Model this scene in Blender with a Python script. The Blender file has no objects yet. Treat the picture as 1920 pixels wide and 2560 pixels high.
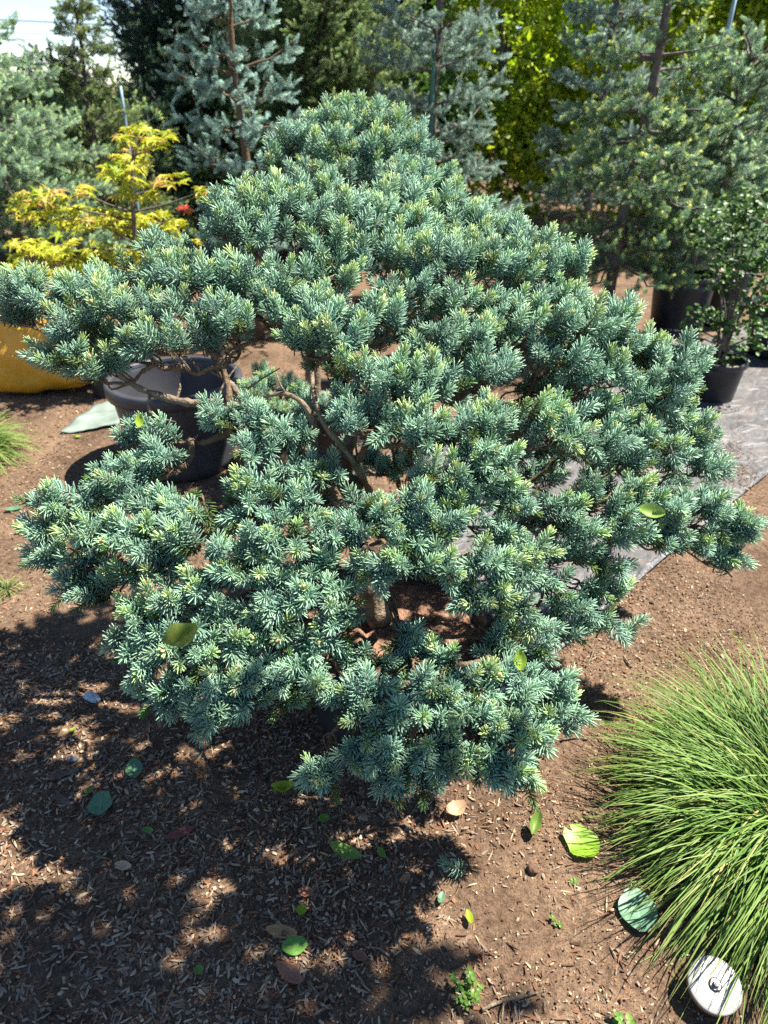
import bpy, math, random
import numpy as np
from mathutils import Vector, Matrix, Euler

# ------------------------------------------------------------------ camera, world, sun, exposure
scene = bpy.context.scene
COL = scene.collection
R = math.radians
FPX = 1849.0                      # focal length in photograph pixels (2560 tall)
PITCH = R(30.0)
CAM = np.array([0.0, 0.0, 1.6])
cam_d = bpy.data.cameras.new("camera")
cam = bpy.data.objects.new("camera", cam_d)
COL.objects.link(cam)
cam.location = CAM
cam.rotation_euler = (R(90) - PITCH, 0, 0)
cam_d.sensor_fit = 'VERTICAL'
cam_d.sensor_height = 36.0
cam_d.lens = 36.0 * FPX / 2560.0
cam_d.clip_start = 0.02
cam_d.clip_end = 3000
cam_d.dof.use_dof = True
cam_d.dof.focus_distance = 1.68
cam_d.dof.aperture_fstop = 26.0 / 6.4
scene.camera = cam

SUNV = np.array([0.56, 0.15, 1.0]); SUNV /= np.linalg.norm(SUNV)
world = bpy.data.worlds.new("World")
scene.world = world
world.use_nodes = True
wn = world.node_tree
bg = wn.nodes["Background"]
sky = wn.nodes.new("ShaderNodeTexSky")
sky.sky_type = 'NISHITA'
sky.sun_disc = False
sky.sun_elevation = math.asin(SUNV[2])
sky.sun_rotation = math.atan2(SUNV[0], SUNV[1])
sky.air_density = 0.8; sky.dust_density = 0.0; sky.ozone_density = 2.5
wn.links.new(sky.outputs[0], bg.inputs[0])
bg.inputs[1].default_value = 0.072
sun_d = bpy.data.lights.new("sun", 'SUN')
sun_d.energy = 5.0
sun_d.angle = R(0.55)
sun_d.color = (1.0, 0.95, 0.85)
sun = bpy.data.objects.new("sun", sun_d)
COL.objects.link(sun)
sun.rotation_euler = Vector(SUNV).to_track_quat('Z', 'Y').to_euler()
sun.location = (6, 3, 10)

scene.view_settings.view_transform = 'Standard'
scene.view_settings.look = 'None'
scene.view_settings.exposure = 1.7
scene.view_settings.gamma = 1.0
scene.render.engine = 'CYCLES'
scene.cycles.use_denoising = False
scene.cycles.max_bounces = 10
scene.cycles.diffuse_bounces = 5
scene.cycles.transmission_bounces = 4
scene.cycles.glossy_bounces = 2
scene.cycles.transparent_max_bounces = 4

rng = np.random.default_rng(7)
random.seed(7)

# ------------------------------------------------------------------ helpers
def pixdir(px, py):
    u = (px - 960) / FPX; v = (py - 1280) / FPX
    c, s = math.cos(PITCH), math.sin(PITCH)
    return np.array([u, c - s * v, -s - c * v])

def at_y(px, py, Y):
    d = pixdir(px, py); return CAM + d * (Y / d[1])

def at_z(px, py, z=0.0):
    d = pixdir(px, py); return CAM + d * ((z - CAM[2]) / d[2])

def depth_of(p):
    q = np.asarray(p) - CAM
    return q[..., 1] * math.cos(PITCH) - q[..., 2] * math.sin(PITCH)

def project(p):
    q = np.atleast_2d(np.asarray(p, float)) - CAM
    c, s = math.cos(PITCH), math.sin(PITCH)
    dep = q[:, 1] * c - q[:, 2] * s
    up = q[:, 1] * s + q[:, 2] * c
    return np.stack([960 + FPX * q[:, 0] / dep, 1280 - FPX * up / dep, dep], 1)

def norm(a):
    a = np.asarray(a, float); return a / np.maximum(np.linalg.norm(a, axis=-1, keepdims=True), 1e-9)

def mesh_of(name, verts, faces, mats, smooth=True, midx=None, attrs=None):
    me = bpy.data.meshes.new(name)
    me.from_pydata(np.asarray(verts, float).tolist(), [], faces if isinstance(faces, list) else np.asarray(faces).tolist())
    for m in (mats if isinstance(mats, (list, tuple)) else [mats]):
        me.materials.append(m)
    if midx is not None:
        me.polygons.foreach_set("material_index", np.asarray(midx, np.int32))
    if smooth:
        me.polygons.foreach_set("use_smooth", np.ones(len(me.polygons), bool))
    for k, v in (attrs or {}).items():
        a = me.attributes.new(k, 'FLOAT', 'POINT'); a.data.foreach_set("value", np.asarray(v, np.float32))
    me.update()
    return me

def link(name, data, parent=None, loc=None, rot=None, scl=None, kind=None, label=None):
    o = bpy.data.objects.new(name, data)
    COL.objects.link(o)
    if parent is not None: o.parent = parent
    if loc is not None: o.location = loc
    if rot is not None: o.rotation_euler = rot
    if scl is not None: o.scale = (scl, scl, scl) if np.isscalar(scl) else scl
    if kind: o["kind"] = kind
    if label: o["label"] = label
    return o

def thing(name, loc, label, cat, group=None):
    o = link(name, None, loc=loc)
    o.empty_display_size = 0.1
    o["label"] = label; o["category"] = cat
    if group: o["group"] = group
    return o

def tag(o, label, cat, group=None):
    o["label"] = label; o["category"] = cat
    if group: o["group"] = group
    return o

def part(name, verts, faces, mats, parent, **k):
    """mesh in world coordinates, stored relative to its thing"""
    off = np.array(parent.location) if parent is not None else np.zeros(3)
    kind = k.pop('kind', None)
    return link(name, mesh_of(name, np.asarray(verts, float) - off, faces, mats, **k), parent, kind=kind)

def tube(pts, rad, sides=7, cap=True):
    pts = np.asarray(pts, float); n = len(pts); rad = np.broadcast_to(np.asarray(rad, float), (n,))
    tan = norm(np.gradient(pts, axis=0))
    ref = np.array([0.31, 0.17, 0.93]); V = []
    a = np.arange(sides) * 2 * math.pi / sides
    x = None
    for i in range(n):
        t = tan[i]
        if x is None:
            r = ref if abs(t @ ref) < 0.95 else np.array([1, 0, 0])
            x = norm(np.cross(t, r))
        else:
            x = norm(x - t * (x @ t))
        y = np.cross(t, x)
        V.append(pts[i] + rad[i] * (np.cos(a)[:, None] * x + np.sin(a)[:, None] * y))
    V = np.concatenate(V)
    F = []
    for i in range(n - 1):
        for j in range(sides):
            k = (j + 1) % sides
            F.append((i * sides + j, i * sides + k, (i + 1) * sides + k, (i + 1) * sides + j))
    if cap:
        F.append(tuple(range(sides))[::-1]); F.append(tuple((n - 1) * sides + j for j in range(sides)))
    return V, F

class Acc:
    def __init__(s): s.v = []; s.f = []; s.n = 0; s.m = []
    def add(s, V, F, m=0):
        V = np.asarray(V, float)
        s.v.append(V); s.f += [tuple(i + s.n for i in f) for f in F]; s.m += [m] * len(F); s.n += len(V)
    def V(s): return np.concatenate(s.v) if s.v else np.zeros((0, 3))

def lathe(profile, seg=48, center=(0, 0)):
    P = np.asarray(profile, float); a = np.arange(seg) * 2 * math.pi / seg; n = len(P)
    V = np.stack([np.outer(P[:, 0], np.cos(a)) + center[0], np.outer(P[:, 0], np.sin(a)) + center[1], np.repeat(P[:, 1:2], seg, 1)], -1).reshape(-1, 3)
    F = [(i * seg + j, i * seg + (j + 1) % seg, (i + 1) * seg + (j + 1) % seg, (i + 1) * seg + j) for i in range(n - 1) for j in range(seg)]
    return V, F

def spline(ctrl, n=10):
    """Catmull-Rom through control points"""
    c = np.asarray(ctrl, float)
    if len(c) == 2: return c[0] + (c[1] - c[0]) * np.linspace(0, 1, n)[:, None]
    p = np.concatenate([[2 * c[0] - c[1]], c, [2 * c[-1] - c[-2]]])
    out = []
    for i in range(len(c) - 1):
        p0, p1, p2, p3 = p[i:i + 4]
        for t in np.linspace(0, 1, n, endpoint=False):
            out.append(0.5 * (2 * p1 + (p2 - p0) * t + (2 * p0 - 5 * p1 + 4 * p2 - p3) * t * t + (3 * p1 - p0 - 3 * p2 + p3) * t ** 3))
    out.append(c[-1])
    return np.array(out)

def vnoise(x, y, seed=0):
    """2-D value noise in numpy, about -1..1"""
    xi = np.floor(x).astype(np.int64); yi = np.floor(y).astype(np.int64)
    fx = x - xi; fy = y - yi; fx = fx * fx * (3 - 2 * fx); fy = fy * fy * (3 - 2 * fy)
    def h(a, b):
        n = (a * 374761393 + b * 668265263 + seed * 974634533) & 0x7fffffff
        n = ((n ^ (n >> 13)) * 1274126177) & 0x7fffffff
        return ((n ^ (n >> 16)) & 0xffff) / 32767.5 - 1
    return (h(xi, yi) * (1 - fx) + h(xi + 1, yi) * fx) * (1 - fy) + (h(xi, yi + 1) * (1 - fx) + h(xi + 1, yi + 1) * fx) * fy

def eulers(d, roll):
    """XYZ euler that turns +Z to d with a random roll about it"""
    d = norm(d); ref = np.where(np.abs(d[:, 2:3]) < 0.95, np.array([[0, 0, 1.0]]), np.array([[1.0, 0, 0]]))
    x0 = norm(np.cross(ref, d)); y0 = np.cross(d, x0)
    x = x0 * np.cos(roll)[:, None] + y0 * np.sin(roll)[:, None]; y = np.cross(d, x)
    return np.stack([np.arctan2(y[:, 2], d[:, 2]), -np.arcsin(np.clip(x[:, 2], -1, 1)), np.arctan2(x[:, 1], x[:, 0])], 1)

def frame_eulers(x, d):
    """XYZ euler with local X along x and local Z along d (x made perpendicular)"""
    d = norm(d); x = norm(x - d * np.sum(x * d, -1, keepdims=True)); y = np.cross(d, x)
    return np.stack([np.arctan2(y[:, 2], d[:, 2]), -np.arcsin(np.clip(x[:, 2], -1, 1)), np.arctan2(x[:, 1], x[:, 0])], 1)

_groups = {}
def scatter_group(protos):
    key = tuple(p.name for p in protos)
    if key in _groups: return _groups[key]
    g = bpy.data.node_groups.new("scatter", 'GeometryNodeTree')
    g.interface.new_socket("Geometry", in_out='INPUT', socket_type='NodeSocketGeometry')
    g.interface.new_socket("Geometry", in_out='OUTPUT', socket_type='NodeSocketGeometry')
    N, L = g.nodes, g.links
    gi = N.new('NodeGroupInput'); go = N.new('NodeGroupOutput'); jn = N.new('GeometryNodeJoinGeometry')
    def named(n, t):
        a = N.new('GeometryNodeInputNamedAttribute'); a.data_type = t; a.inputs['Name'].default_value = n
        return [s for s in a.outputs if s.enabled and s.name == 'Attribute'][0]
    rot = named('rot', 'FLOAT_VECTOR'); scl = named('scl', 'FLOAT_VECTOR'); idx = named('idx', 'INT')
    for i, p in enumerate(protos):
        oi = N.new('GeometryNodeObjectInfo'); oi.transform_space = 'ORIGINAL'
        oi.inputs['Object'].default_value = p; oi.inputs['As Instance'].default_value = False
        cm = N.new('FunctionNodeCompare'); cm.data_type = 'INT'; cm.operation = 'EQUAL'
        ins = [s for s in cm.inputs if s.enabled]
        L.new(idx, ins[0]); ins[1].default_value = i
        ip = N.new('GeometryNodeInstanceOnPoints')
        L.new(gi.outputs[0], ip.inputs['Points']); L.new(cm.outputs[0], ip.inputs['Selection'])
        L.new(oi.outputs['Geometry'], ip.inputs['Instance']); L.new(rot, ip.inputs['Rotation']); L.new(scl, ip.inputs['Scale'])
        L.new(ip.outputs[0], jn.inputs[0])
    L.new(jn.outputs[0], go.inputs[0])
    _groups[key] = g
    return g

def scatter(name, pts, rot, scl, idx, protos, parent=None, kind='stuff'):
    pts = np.asarray(pts, float); n = len(pts)
    if parent is not None: pts = pts - np.array(parent.location)
    me = bpy.data.meshes.new(name); me.vertices.add(n)
    me.vertices.foreach_set("co", pts.astype(np.float32).ravel())
    scl = np.asarray(scl, float)
    if scl.ndim == 1: scl = np.repeat(scl[:, None], 3, 1)
    for k, v in (('rot', rot), ('scl', scl)):
        a = me.attributes.new(k, 'FLOAT_VECTOR', 'POINT'); a.data.foreach_set("vector", np.asarray(v, np.float32).ravel())
    a = me.attributes.new('idx', 'INT', 'POINT'); a.data.foreach_set("value", np.asarray(idx, np.int32))
    o = link(name, me, parent, kind=kind)
    md = o.modifiers.new("scatter", 'NODES'); md.node_group = scatter_group(protos)
    return o

def proto(name, me):
    return bpy.data.objects.new(name + "_source", me)     # mesh source for scattering, never linked to the scene

# ------------------------------------------------------------------ materials
def new_mat(name):
    m = bpy.data.materials.new(name); m.use_nodes = True
    return m, m.node_tree.nodes, m.node_tree.links, m.node_tree.nodes["Principled BSDF"]

def ramp(N, stops):
    r = N.new('ShaderNodeValToRGB'); e = r.color_ramp.elements
    while len(e) > 1: e.remove(e[0])
    e[0].position = stops[0][0]; e[0].color = (*stops[0][1], 1)
    for p, c in stops[1:]:
        x = e.new(p); x.color = (*c, 1)
    return r

def plain(name, col, rough=0.6, var=0.15, scale=30, bump=0.0, bscale=200, spec=0.4, metallic=0.0):
    m, N, L, B = new_mat(name)
    t = N.new('ShaderNodeTexCoord'); n = N.new('ShaderNodeTexNoise'); n.inputs['Scale'].default_value = scale; n.inputs['Detail'].default_value = 6
    L.new(t.outputs['Object'], n.inputs['Vector'])
    c = np.array(col)
    r = ramp(N, [(0.3, tuple(c * (1 - var))), (0.7, tuple(np.minimum(c * (1 + var), 1)))])
    L.new(n.outputs['Fac'], r.inputs[0]); L.new(r.outputs[0], B.inputs['Base Color'])
    B.inputs['Roughness'].default_value = rough; B.inputs['Specular IOR Level'].default_value = spec; B.inputs['Metallic'].default_value = metallic
    if bump:
        n2 = N.new('ShaderNodeTexNoise'); n2.inputs['Scale'].default_value = bscale; n2.inputs['Detail'].default_value = 5
        L.new(t.outputs['Object'], n2.inputs['Vector'])
        b = N.new('ShaderNodeBump'); b.inputs['Strength'].default_value = bump; b.inputs['Distance'].default_value = 0.01
        L.new(n2.outputs['Fac'], b.inputs['Height']); L.new(b.outputs[0], B.inputs['Normal'])
    return m

def leafy(name, stops, attr='tipf', bright=0.25, trans=0.2, rough=0.45, spec=0.4, tcol=None, hue=0.02):
    """foliage: colour along an attribute, varied per copy, with some light let through"""
    m, N, L, B = new_mat(name)
    oi = N.new('ShaderNodeObjectInfo')
    if attr:
        a = N.new('ShaderNodeAttribute'); a.attribute_name = attr; src = a.outputs['Fac']
    else:
        src = oi.outputs['Random']
    r = ramp(N, stops); L.new(src, r.inputs[0])
    hs = N.new('ShaderNodeHueSaturation')
    mr = N.new('ShaderNodeMapRange'); mr.inputs['To Min'].default_value = 1 - bright; mr.inputs['To Max'].default_value = 1 + bright
    L.new(oi.outputs['Random'], mr.inputs['Value']); L.new(mr.outputs[0], hs.inputs['Value'])
    w = N.new('ShaderNodeMath'); w.operation = 'MULTIPLY'; w.inputs[1].default_value = 7.31; L.new(oi.outputs['Random'], w.inputs[0])
    fr = N.new('ShaderNodeMath'); fr.operation = 'FRACT'; L.new(w.outputs[0], fr.inputs[0])
    mh = N.new('ShaderNodeMapRange'); mh.inputs['To Min'].default_value = 0.5 - hue; mh.inputs['To Max'].default_value = 0.5 + hue
    L.new(fr.outputs[0], mh.inputs['Value']); L.new(mh.outputs[0], hs.inputs['Hue'])
    L.new(r.outputs[0], hs.inputs['Color']); L.new(hs.outputs[0], B.inputs['Base Color'])
    B.inputs['Roughness'].default_value = rough; B.inputs['Specular IOR Level'].default_value = spec
    if trans:
        tr = N.new('ShaderNodeBsdfTranslucent'); mx = N.new('ShaderNodeMixShader'); mx.inputs[0].default_value = trans
        if tcol:
            g = N.new('ShaderNodeMix'); g.data_type = 'RGBA'; g.blend_type = 'MULTIPLY'; g.inputs[0].default_value = 1.0
            cs = [s for s in g.inputs if s.type == 'RGBA']; L.new(hs.outputs[0], cs[0]); cs[1].default_value = (*tcol, 1)
            L.new([s for s in g.outputs if s.type == 'RGBA'][0], tr.inputs[0])
        else:
            L.new(hs.outputs[0], tr.inputs[0])
        L.new(B.outputs[0], mx.inputs[1]); L.new(tr.outputs[0], mx.inputs[2])
        L.new(mx.outputs[0], N['Material Output'].inputs['Surface'])
    return m

M = {}
# hero needles: base of shoot -> tip of shoot
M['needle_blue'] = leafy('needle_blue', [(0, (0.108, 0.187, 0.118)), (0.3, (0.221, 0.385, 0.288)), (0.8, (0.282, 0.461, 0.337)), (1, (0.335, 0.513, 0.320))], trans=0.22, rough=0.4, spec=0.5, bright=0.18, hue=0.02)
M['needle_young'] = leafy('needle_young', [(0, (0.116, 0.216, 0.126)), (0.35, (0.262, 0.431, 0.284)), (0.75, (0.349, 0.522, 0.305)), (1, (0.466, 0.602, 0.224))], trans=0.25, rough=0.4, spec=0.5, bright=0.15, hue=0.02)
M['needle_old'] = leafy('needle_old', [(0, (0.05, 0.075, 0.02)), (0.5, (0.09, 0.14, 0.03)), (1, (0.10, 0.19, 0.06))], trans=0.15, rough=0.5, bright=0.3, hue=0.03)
M['bud'] = plain('bud', (0.42, 0.29, 0.19), rough=0.7)
M['twig'] = plain('twig', (0.13, 0.085, 0.05), rough=0.85, var=0.35, scale=60, bump=0.8, bscale=150)
M['bark'] = plain('bark', (0.17, 0.13, 0.085), rough=0.9, var=0.45, scale=35, bump=1.0, bscale=90)
M['bark_grey'] = plain('bark_grey', (0.12, 0.10, 0.085), rough=0.9, var=0.5, scale=20, bump=1.0, bscale=60)

# background needles
M['far_blue'] = leafy('far_blue', [(0, (0.105, 0.153, 0.112)), (0.5, (0.210, 0.307, 0.251)), (1, (0.337, 0.453, 0.363))], trans=0.45, bright=0.28, hue=0.025)
M['far_pale'] = leafy('far_pale', [(0, (0.116, 0.185, 0.149)), (0.5, (0.256, 0.384, 0.330)), (1, (0.410, 0.576, 0.480))], trans=0.45, bright=0.28, hue=0.025)
M['far_fresh'] = leafy('far_fresh', [(0, (0.084, 0.146, 0.073)), (0.5, (0.183, 0.299, 0.172)), (0.75, (0.281, 0.423, 0.198)), (1, (0.589, 0.620, 0.158))], trans=0.45, bright=0.28, hue=0.025)
M['far_teal'] = leafy('far_teal', [(0, (0.098, 0.161, 0.099)), (0.5, (0.224, 0.343, 0.231)), (1, (0.477, 0.613, 0.317))], trans=0.45, bright=0.28, hue=0.025)
M['far_olive'] = leafy('far_olive', [(0, (0.067, 0.095, 0.036)), (0.5, (0.140, 0.191, 0.072)), (1, (0.268, 0.330, 0.120))], trans=0.45, bright=0.28, hue=0.025)
M['far_dark'] = leafy('far_dark', [(0, (0.033, 0.060, 0.036)), (0.5, (0.057, 0.112, 0.068)), (1, (0.099, 0.171, 0.097))], trans=0.45, bright=0.3, hue=0.02)
M['far_green'] = leafy('far_green', [(0, (0.085, 0.133, 0.054)), (0.5, (0.183, 0.267, 0.108)), (1, (0.354, 0.444, 0.168))], trans=0.45, bright=0.28, hue=0.025)

M['leaf_yellow'] = leafy('leaf_yellow', [(0, (0.20, 0.30, 0.025)), (0.6, (0.34, 0.43, 0.03)), (1, (0.50, 0.52, 0.04))], attr=None, trans=0.5, tcol=(0.85, 1.0, 0.4), bright=0.3)
M['leaf_mid'] = leafy('leaf_mid', [(0, (0.05, 0.12, 0.02)), (1, (0.10, 0.20, 0.03))], attr=None, trans=0.4, bright=0.3)
M['leaf_dark'] = leafy('leaf_dark', [(0, (0.022, 0.05, 0.014)), (1, (0.05, 0.10, 0.02))], attr=None, trans=0.3, bright=0.3)
M['leaf_shrub'] = leafy('leaf_shrub', [(0, (0.03, 0.075, 0.015)), (0.8, (0.06, 0.14, 0.025)), (1, (0.12, 0.22, 0.03))], attr=None, trans=0.3, bright=0.3)
M['maple'] = leafy('maple', [(0, (0.36, 0.43, 0.04)), (0.7, (0.52, 0.54, 0.06)), (1, (0.58, 0.50, 0.10))], attr=None, trans=0.4, bright=0.2, tcol=(1, 0.95, 0.5))
M['maple_orange'] = leafy('maple_orange', [(0, (0.58, 0.50, 0.12)), (1, (0.62, 0.38, 0.14))], attr=None, trans=0.35, bright=0.15)
M['maple_red'] = leafy('maple_red', [(0, (0.55, 0.10, 0.05)), (1, (0.60, 0.16, 0.08))], attr=None, trans=0.3, bright=0.1)
M['sedge'] = leafy('sedge', [(0, (0.04, 0.08, 0.016)), (0.45, (0.09, 0.18, 0.032)), (0.8, (0.21, 0.31, 0.07)), (0.95, (0.34, 0.36, 0.12)), (1, (0.36, 0.26, 0.10))], attr='tipf', trans=0.3, rough=0.5, spec=0.25, bright=0.0)
M['leaf_green'] = leafy('leaf_green', [(0, (0.13, 0.25, 0.04)), (1, (0.17, 0.30, 0.06))], attr=None, trans=0.3, rough=0.4, bright=0.1)
M['leaf_bright'] = leafy('leaf_bright', [(0, (0.28, 0.42, 0.03)), (1, (0.33, 0.46, 0.04))], attr=None, trans=0.35, rough=0.4, bright=0.1)
M['leaf_bluegreen'] = leafy('leaf_bluegreen', [(0, (0.09, 0.20, 0.11)), (1, (0.11, 0.22, 0.12))], attr=None, trans=0.2, rough=0.45, bright=0.1)
M['leaf_brown'] = leafy('leaf_brown', [(0, (0.24, 0.12, 0.06)), (1, (0.33, 0.18, 0.09))], attr=None, trans=0.2, rough=0.6, bright=0.2)
M['leaf_tan'] = leafy('leaf_tan', [(0, (0.42, 0.30, 0.17)), (1, (0.48, 0.34, 0.2))], attr=None, trans=0.2, rough=0.6, bright=0.1)
M['leaf_reddish'] = leafy('leaf_reddish', [(0, (0.24, 0.09, 0.05)), (1, (0.30, 0.12, 0.07))], attr=None, trans=0.15, rough=0.6, bright=0.1)

def add_veins(m):
    N, L = m.node_tree.nodes, m.node_tree.links
    B = N["Principled BSDF"]; src = B.inputs['Base Color'].links[0].from_socket
    au = N.new('ShaderNodeAttribute'); au.attribute_name = 'lu'; aq = N.new('ShaderNodeAttribute'); aq.attribute_name = 'lq'
    def mth(op, a, b=None):
        x = N.new('ShaderNodeMath'); x.operation = op
        for k, v in enumerate((a, b)):
            if v is None: continue
            if isinstance(v, (int, float)): x.inputs[k].default_value = v
            else: L.new(v, x.inputs[k])
        return x.outputs[0]
    q = mth('ABSOLUTE', aq.outputs['Fac'])
    ph = mth('FRACT', mth('SUBTRACT', mth('MULTIPLY', au.outputs['Fac'], 8.0), mth('MULTIPLY', q, 2.2)))
    side = mth('LESS_THAN', ph, 0.13); mid = mth('LESS_THAN', q, 0.07); v = mth('MAXIMUM', mth('MULTIPLY', side, 0.5), mid)
    t = N.new('ShaderNodeTexCoord'); n = N.new('ShaderNodeTexNoise'); n.inputs['Scale'].default_value = 55; n.inputs['Detail'].default_value = 5; L.new(t.outputs['Object'], n.inputs['Vector'])
    val = mth('ADD', mth('MULTIPLY', v, 0.35), mth('ADD', mth('MULTIPLY', n.outputs['Fac'], 0.9), 0.5))
    hs = N.new('ShaderNodeHueSaturation'); L.new(src, hs.inputs['Color']); L.new(val, hs.inputs['Value'])
    L.new(hs.outputs[0], B.inputs['Base Color'])
    for nd in N:
        if nd.type == 'BSDF_TRANSLUCENT': L.new(hs.outputs[0], nd.inputs[0])
    bp = N.new('ShaderNodeBump'); bp.inputs['Strength'].default_value = 0.6; bp.inputs['Distance'].default_value = 0.002; bp.invert = True
    L.new(v, bp.inputs['Height']); L.new(bp.outputs[0], B.inputs['Normal'])
M['leaf_curl'] = leafy('leaf_curl', [(0, (0.24, 0.33, 0.06)), (1, (0.28, 0.36, 0.08))], attr=None, trans=0.3, rough=0.35, bright=0.1)
for k_ in ('leaf_curl', 'leaf_green', 'leaf_bright', 'leaf_bluegreen', 'leaf_brown', 'leaf_tan', 'leaf_reddish'): add_veins(M[k_])

M['pot_black'] = plain('pot_black', (0.018, 0.018, 0.021), rough=0.45, var=0.5, scale=9, bump=0.15, bscale=60)
M['pot_grey'] = plain('pot_grey', (0.045, 0.045, 0.052), rough=0.42, var=0.3, scale=7, bump=0.1, bscale=60)
M['pot_white'] = plain('pot_white', (0.6, 0.6, 0.6), rough=0.5, var=0.1)
M['stake_green'] = plain('stake_green', (0.05, 0.16, 0.12), rough=0.5)
M['stake_blue'] = plain('stake_blue', (0.25, 0.36, 0.45), rough=0.5)
M['wire'] = plain('wire', (0.05, 0.05, 0.05), rough=0.6)
M['steel'] = plain('steel', (0.25, 0.25, 0.26), rough=0.4, metallic=0.8)
M['foam'] = plain('foam', (0.55, 0.6, 0.66), rough=0.8, var=0.25, scale=150, bump=0.8, bscale=500)
M['stone'] = plain('stone', (0.14, 0.13, 0.13), rough=0.8, var=0.3, scale=80, bump=0.5, bscale=200)

# ground: bare soil with finer and coarser tone
def soil_mat():
    m, N, L, B = new_mat('soil')
    t = N.new('ShaderNodeTexCoord')
    def noise(s, d=8, r=0.6):
        n = N.new('ShaderNodeTexNoise'); n.inputs['Scale'].default_value = s; n.inputs['Detail'].default_value = d; n.inputs['Roughness'].default_value = r
        L.new(t.outputs['Object'], n.inputs['Vector']); return n
    n1 = noise(3.0); n2 = noise(60); n3 = noise(260, 4)
    r1 = ramp(N, [(0.35, (0.10, 0.064, 0.043)), (0.65, (0.20, 0.132, 0.088))]); L.new(n1.outputs['Fac'], r1.inputs[0])
    r2 = ramp(N, [(0.3, (0.55, 0.5, 0.46)), (0.5, (1, 1, 1)), (0.72, (1.5, 1.45, 1.35))]); L.new(n2.outputs['Fac'], r2.inputs[0])
    r3 = ramp(N, [(0.35, (0.6, 0.58, 0.55)), (0.6, (1.15, 1.15, 1.12))]); L.new(n3.outputs['Fac'], r3.inputs[0])
    def mul(a, b):
        x = N.new('ShaderNodeMix'); x.data_type = 'RGBA'; x.blend_type = 'MULTIPLY'; x.inputs[0].default_value = 1
        cs = [s for s in x.inputs if s.type == 'RGBA']; L.new(a, cs[0]); L.new(b, cs[1])
        return [s for s in x.outputs if s.type == 'RGBA'][0]
    L.new(mul(mul(r1.outputs[0], r2.outputs[0]), r3.outputs[0]), B.inputs['Base Color'])
    B.inputs['Roughness'].default_value = 0.95; B.inputs['Specular IOR Level'].default_value = 0.15
    b = N.new('ShaderNodeBump'); b.inputs['Strength'].default_value = 0.9; b.inputs['Distance'].default_value = 0.006
    L.new(n3.outputs['Fac'], b.inputs['Height'])
    b2 = N.new('ShaderNodeBump'); b2.inputs['Strength'].default_value = 0.8; b2.inputs['Distance'].default_value = 0.012
    L.new(n2.outputs['Fac'], b2.inputs['Height']); L.new(b.outputs[0], b2.inputs['Normal']); L.new(b2.outputs[0], B.inputs['Normal'])
    return m
M['soil'] = soil_mat()
M['potting'] = plain('potting', (0.22, 0.12, 0.075), rough=0.95, var=0.5, scale=45, bump=1.0, bscale=150)

def fabric_mat():
    m, N, L, B = new_mat('landscape_fabric')
    t = N.new('ShaderNodeTexCoord')
    n = N.new('ShaderNodeTexNoise'); n.inputs['Scale'].default_value = 5; n.inputs['Detail'].default_value = 8
    L.new(t.outputs['Object'], n.inputs['Vector'])
    r = ramp(N, [(0.3, (0.06, 0.059, 0.06)), (0.55, (0.10, 0.099, 0.102)), (0.75, (0.145, 0.12, 0.105))]); L.new(n.outputs['Fac'], r.inputs[0])
    L.new(r.outputs[0], B.inputs['Base Color']); B.inputs['Roughness'].default_value = 0.5; B.inputs['Specular IOR Level'].default_value = 0.5
    nd_ = N.new('ShaderNodeTexNoise'); nd_.inputs['Scale'].default_value = 38; nd_.inputs['Detail'].default_value = 9; nd_.inputs['Roughness'].default_value = 0.7
    L.new(t.outputs['Object'], nd_.inputs['Vector'])
    rd = ramp(N, [(0.5, (0, 0, 0)), (0.68, (0.75, 0.75, 0.75))]); L.new(nd_.outputs['Fac'], rd.inputs[0])
    mxd = N.new('ShaderNodeMix'); mxd.data_type = 'RGBA'; L.new(rd.outputs[0], mxd.inputs[0]); cs = [q for q in mxd.inputs if q.type == 'RGBA']; L.new(r.outputs[0], cs[0]); cs[1].default_value = (0.19, 0.12, 0.08, 1)
    L.new([q for q in mxd.outputs if q.type == 'RGBA'][0], B.inputs['Base Color'])
    nw = N.new('ShaderNodeTexNoise'); nw.inputs['Scale'].default_value = 7; nw.inputs['Detail'].default_value = 4; nw.inputs['Distortion'].default_value = 1.5; L.new(t.outputs['Object'], nw.inputs['Vector'])
    bw = N.new('ShaderNodeBump'); bw.inputs['Strength'].default_value = 0.7; bw.inputs['Distance'].default_value = 0.05; L.new(nw.outputs['Fac'], bw.inputs['Height'])
    w = N.new('ShaderNodeTexWave'); w.inputs['Scale'].default_value = 160; L.new(t.outputs['Object'], w.inputs['Vector'])
    b = N.new('ShaderNodeBump'); b.inputs['Strength'].default_value = 0.15; b.inputs['Distance'].default_value = 0.002
    L.new(w.outputs['Fac'], b.inputs['Height']); L.new(bw.outputs[0], b.inputs['Normal']); L.new(b.outputs[0], B.inputs['Normal'])
    return m
M['fabric'] = fabric_mat()
M['fabric_green'] = plain('fabric_green', (0.17, 0.21, 0.18), rough=0.7, var=0.25, scale=12)

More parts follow.
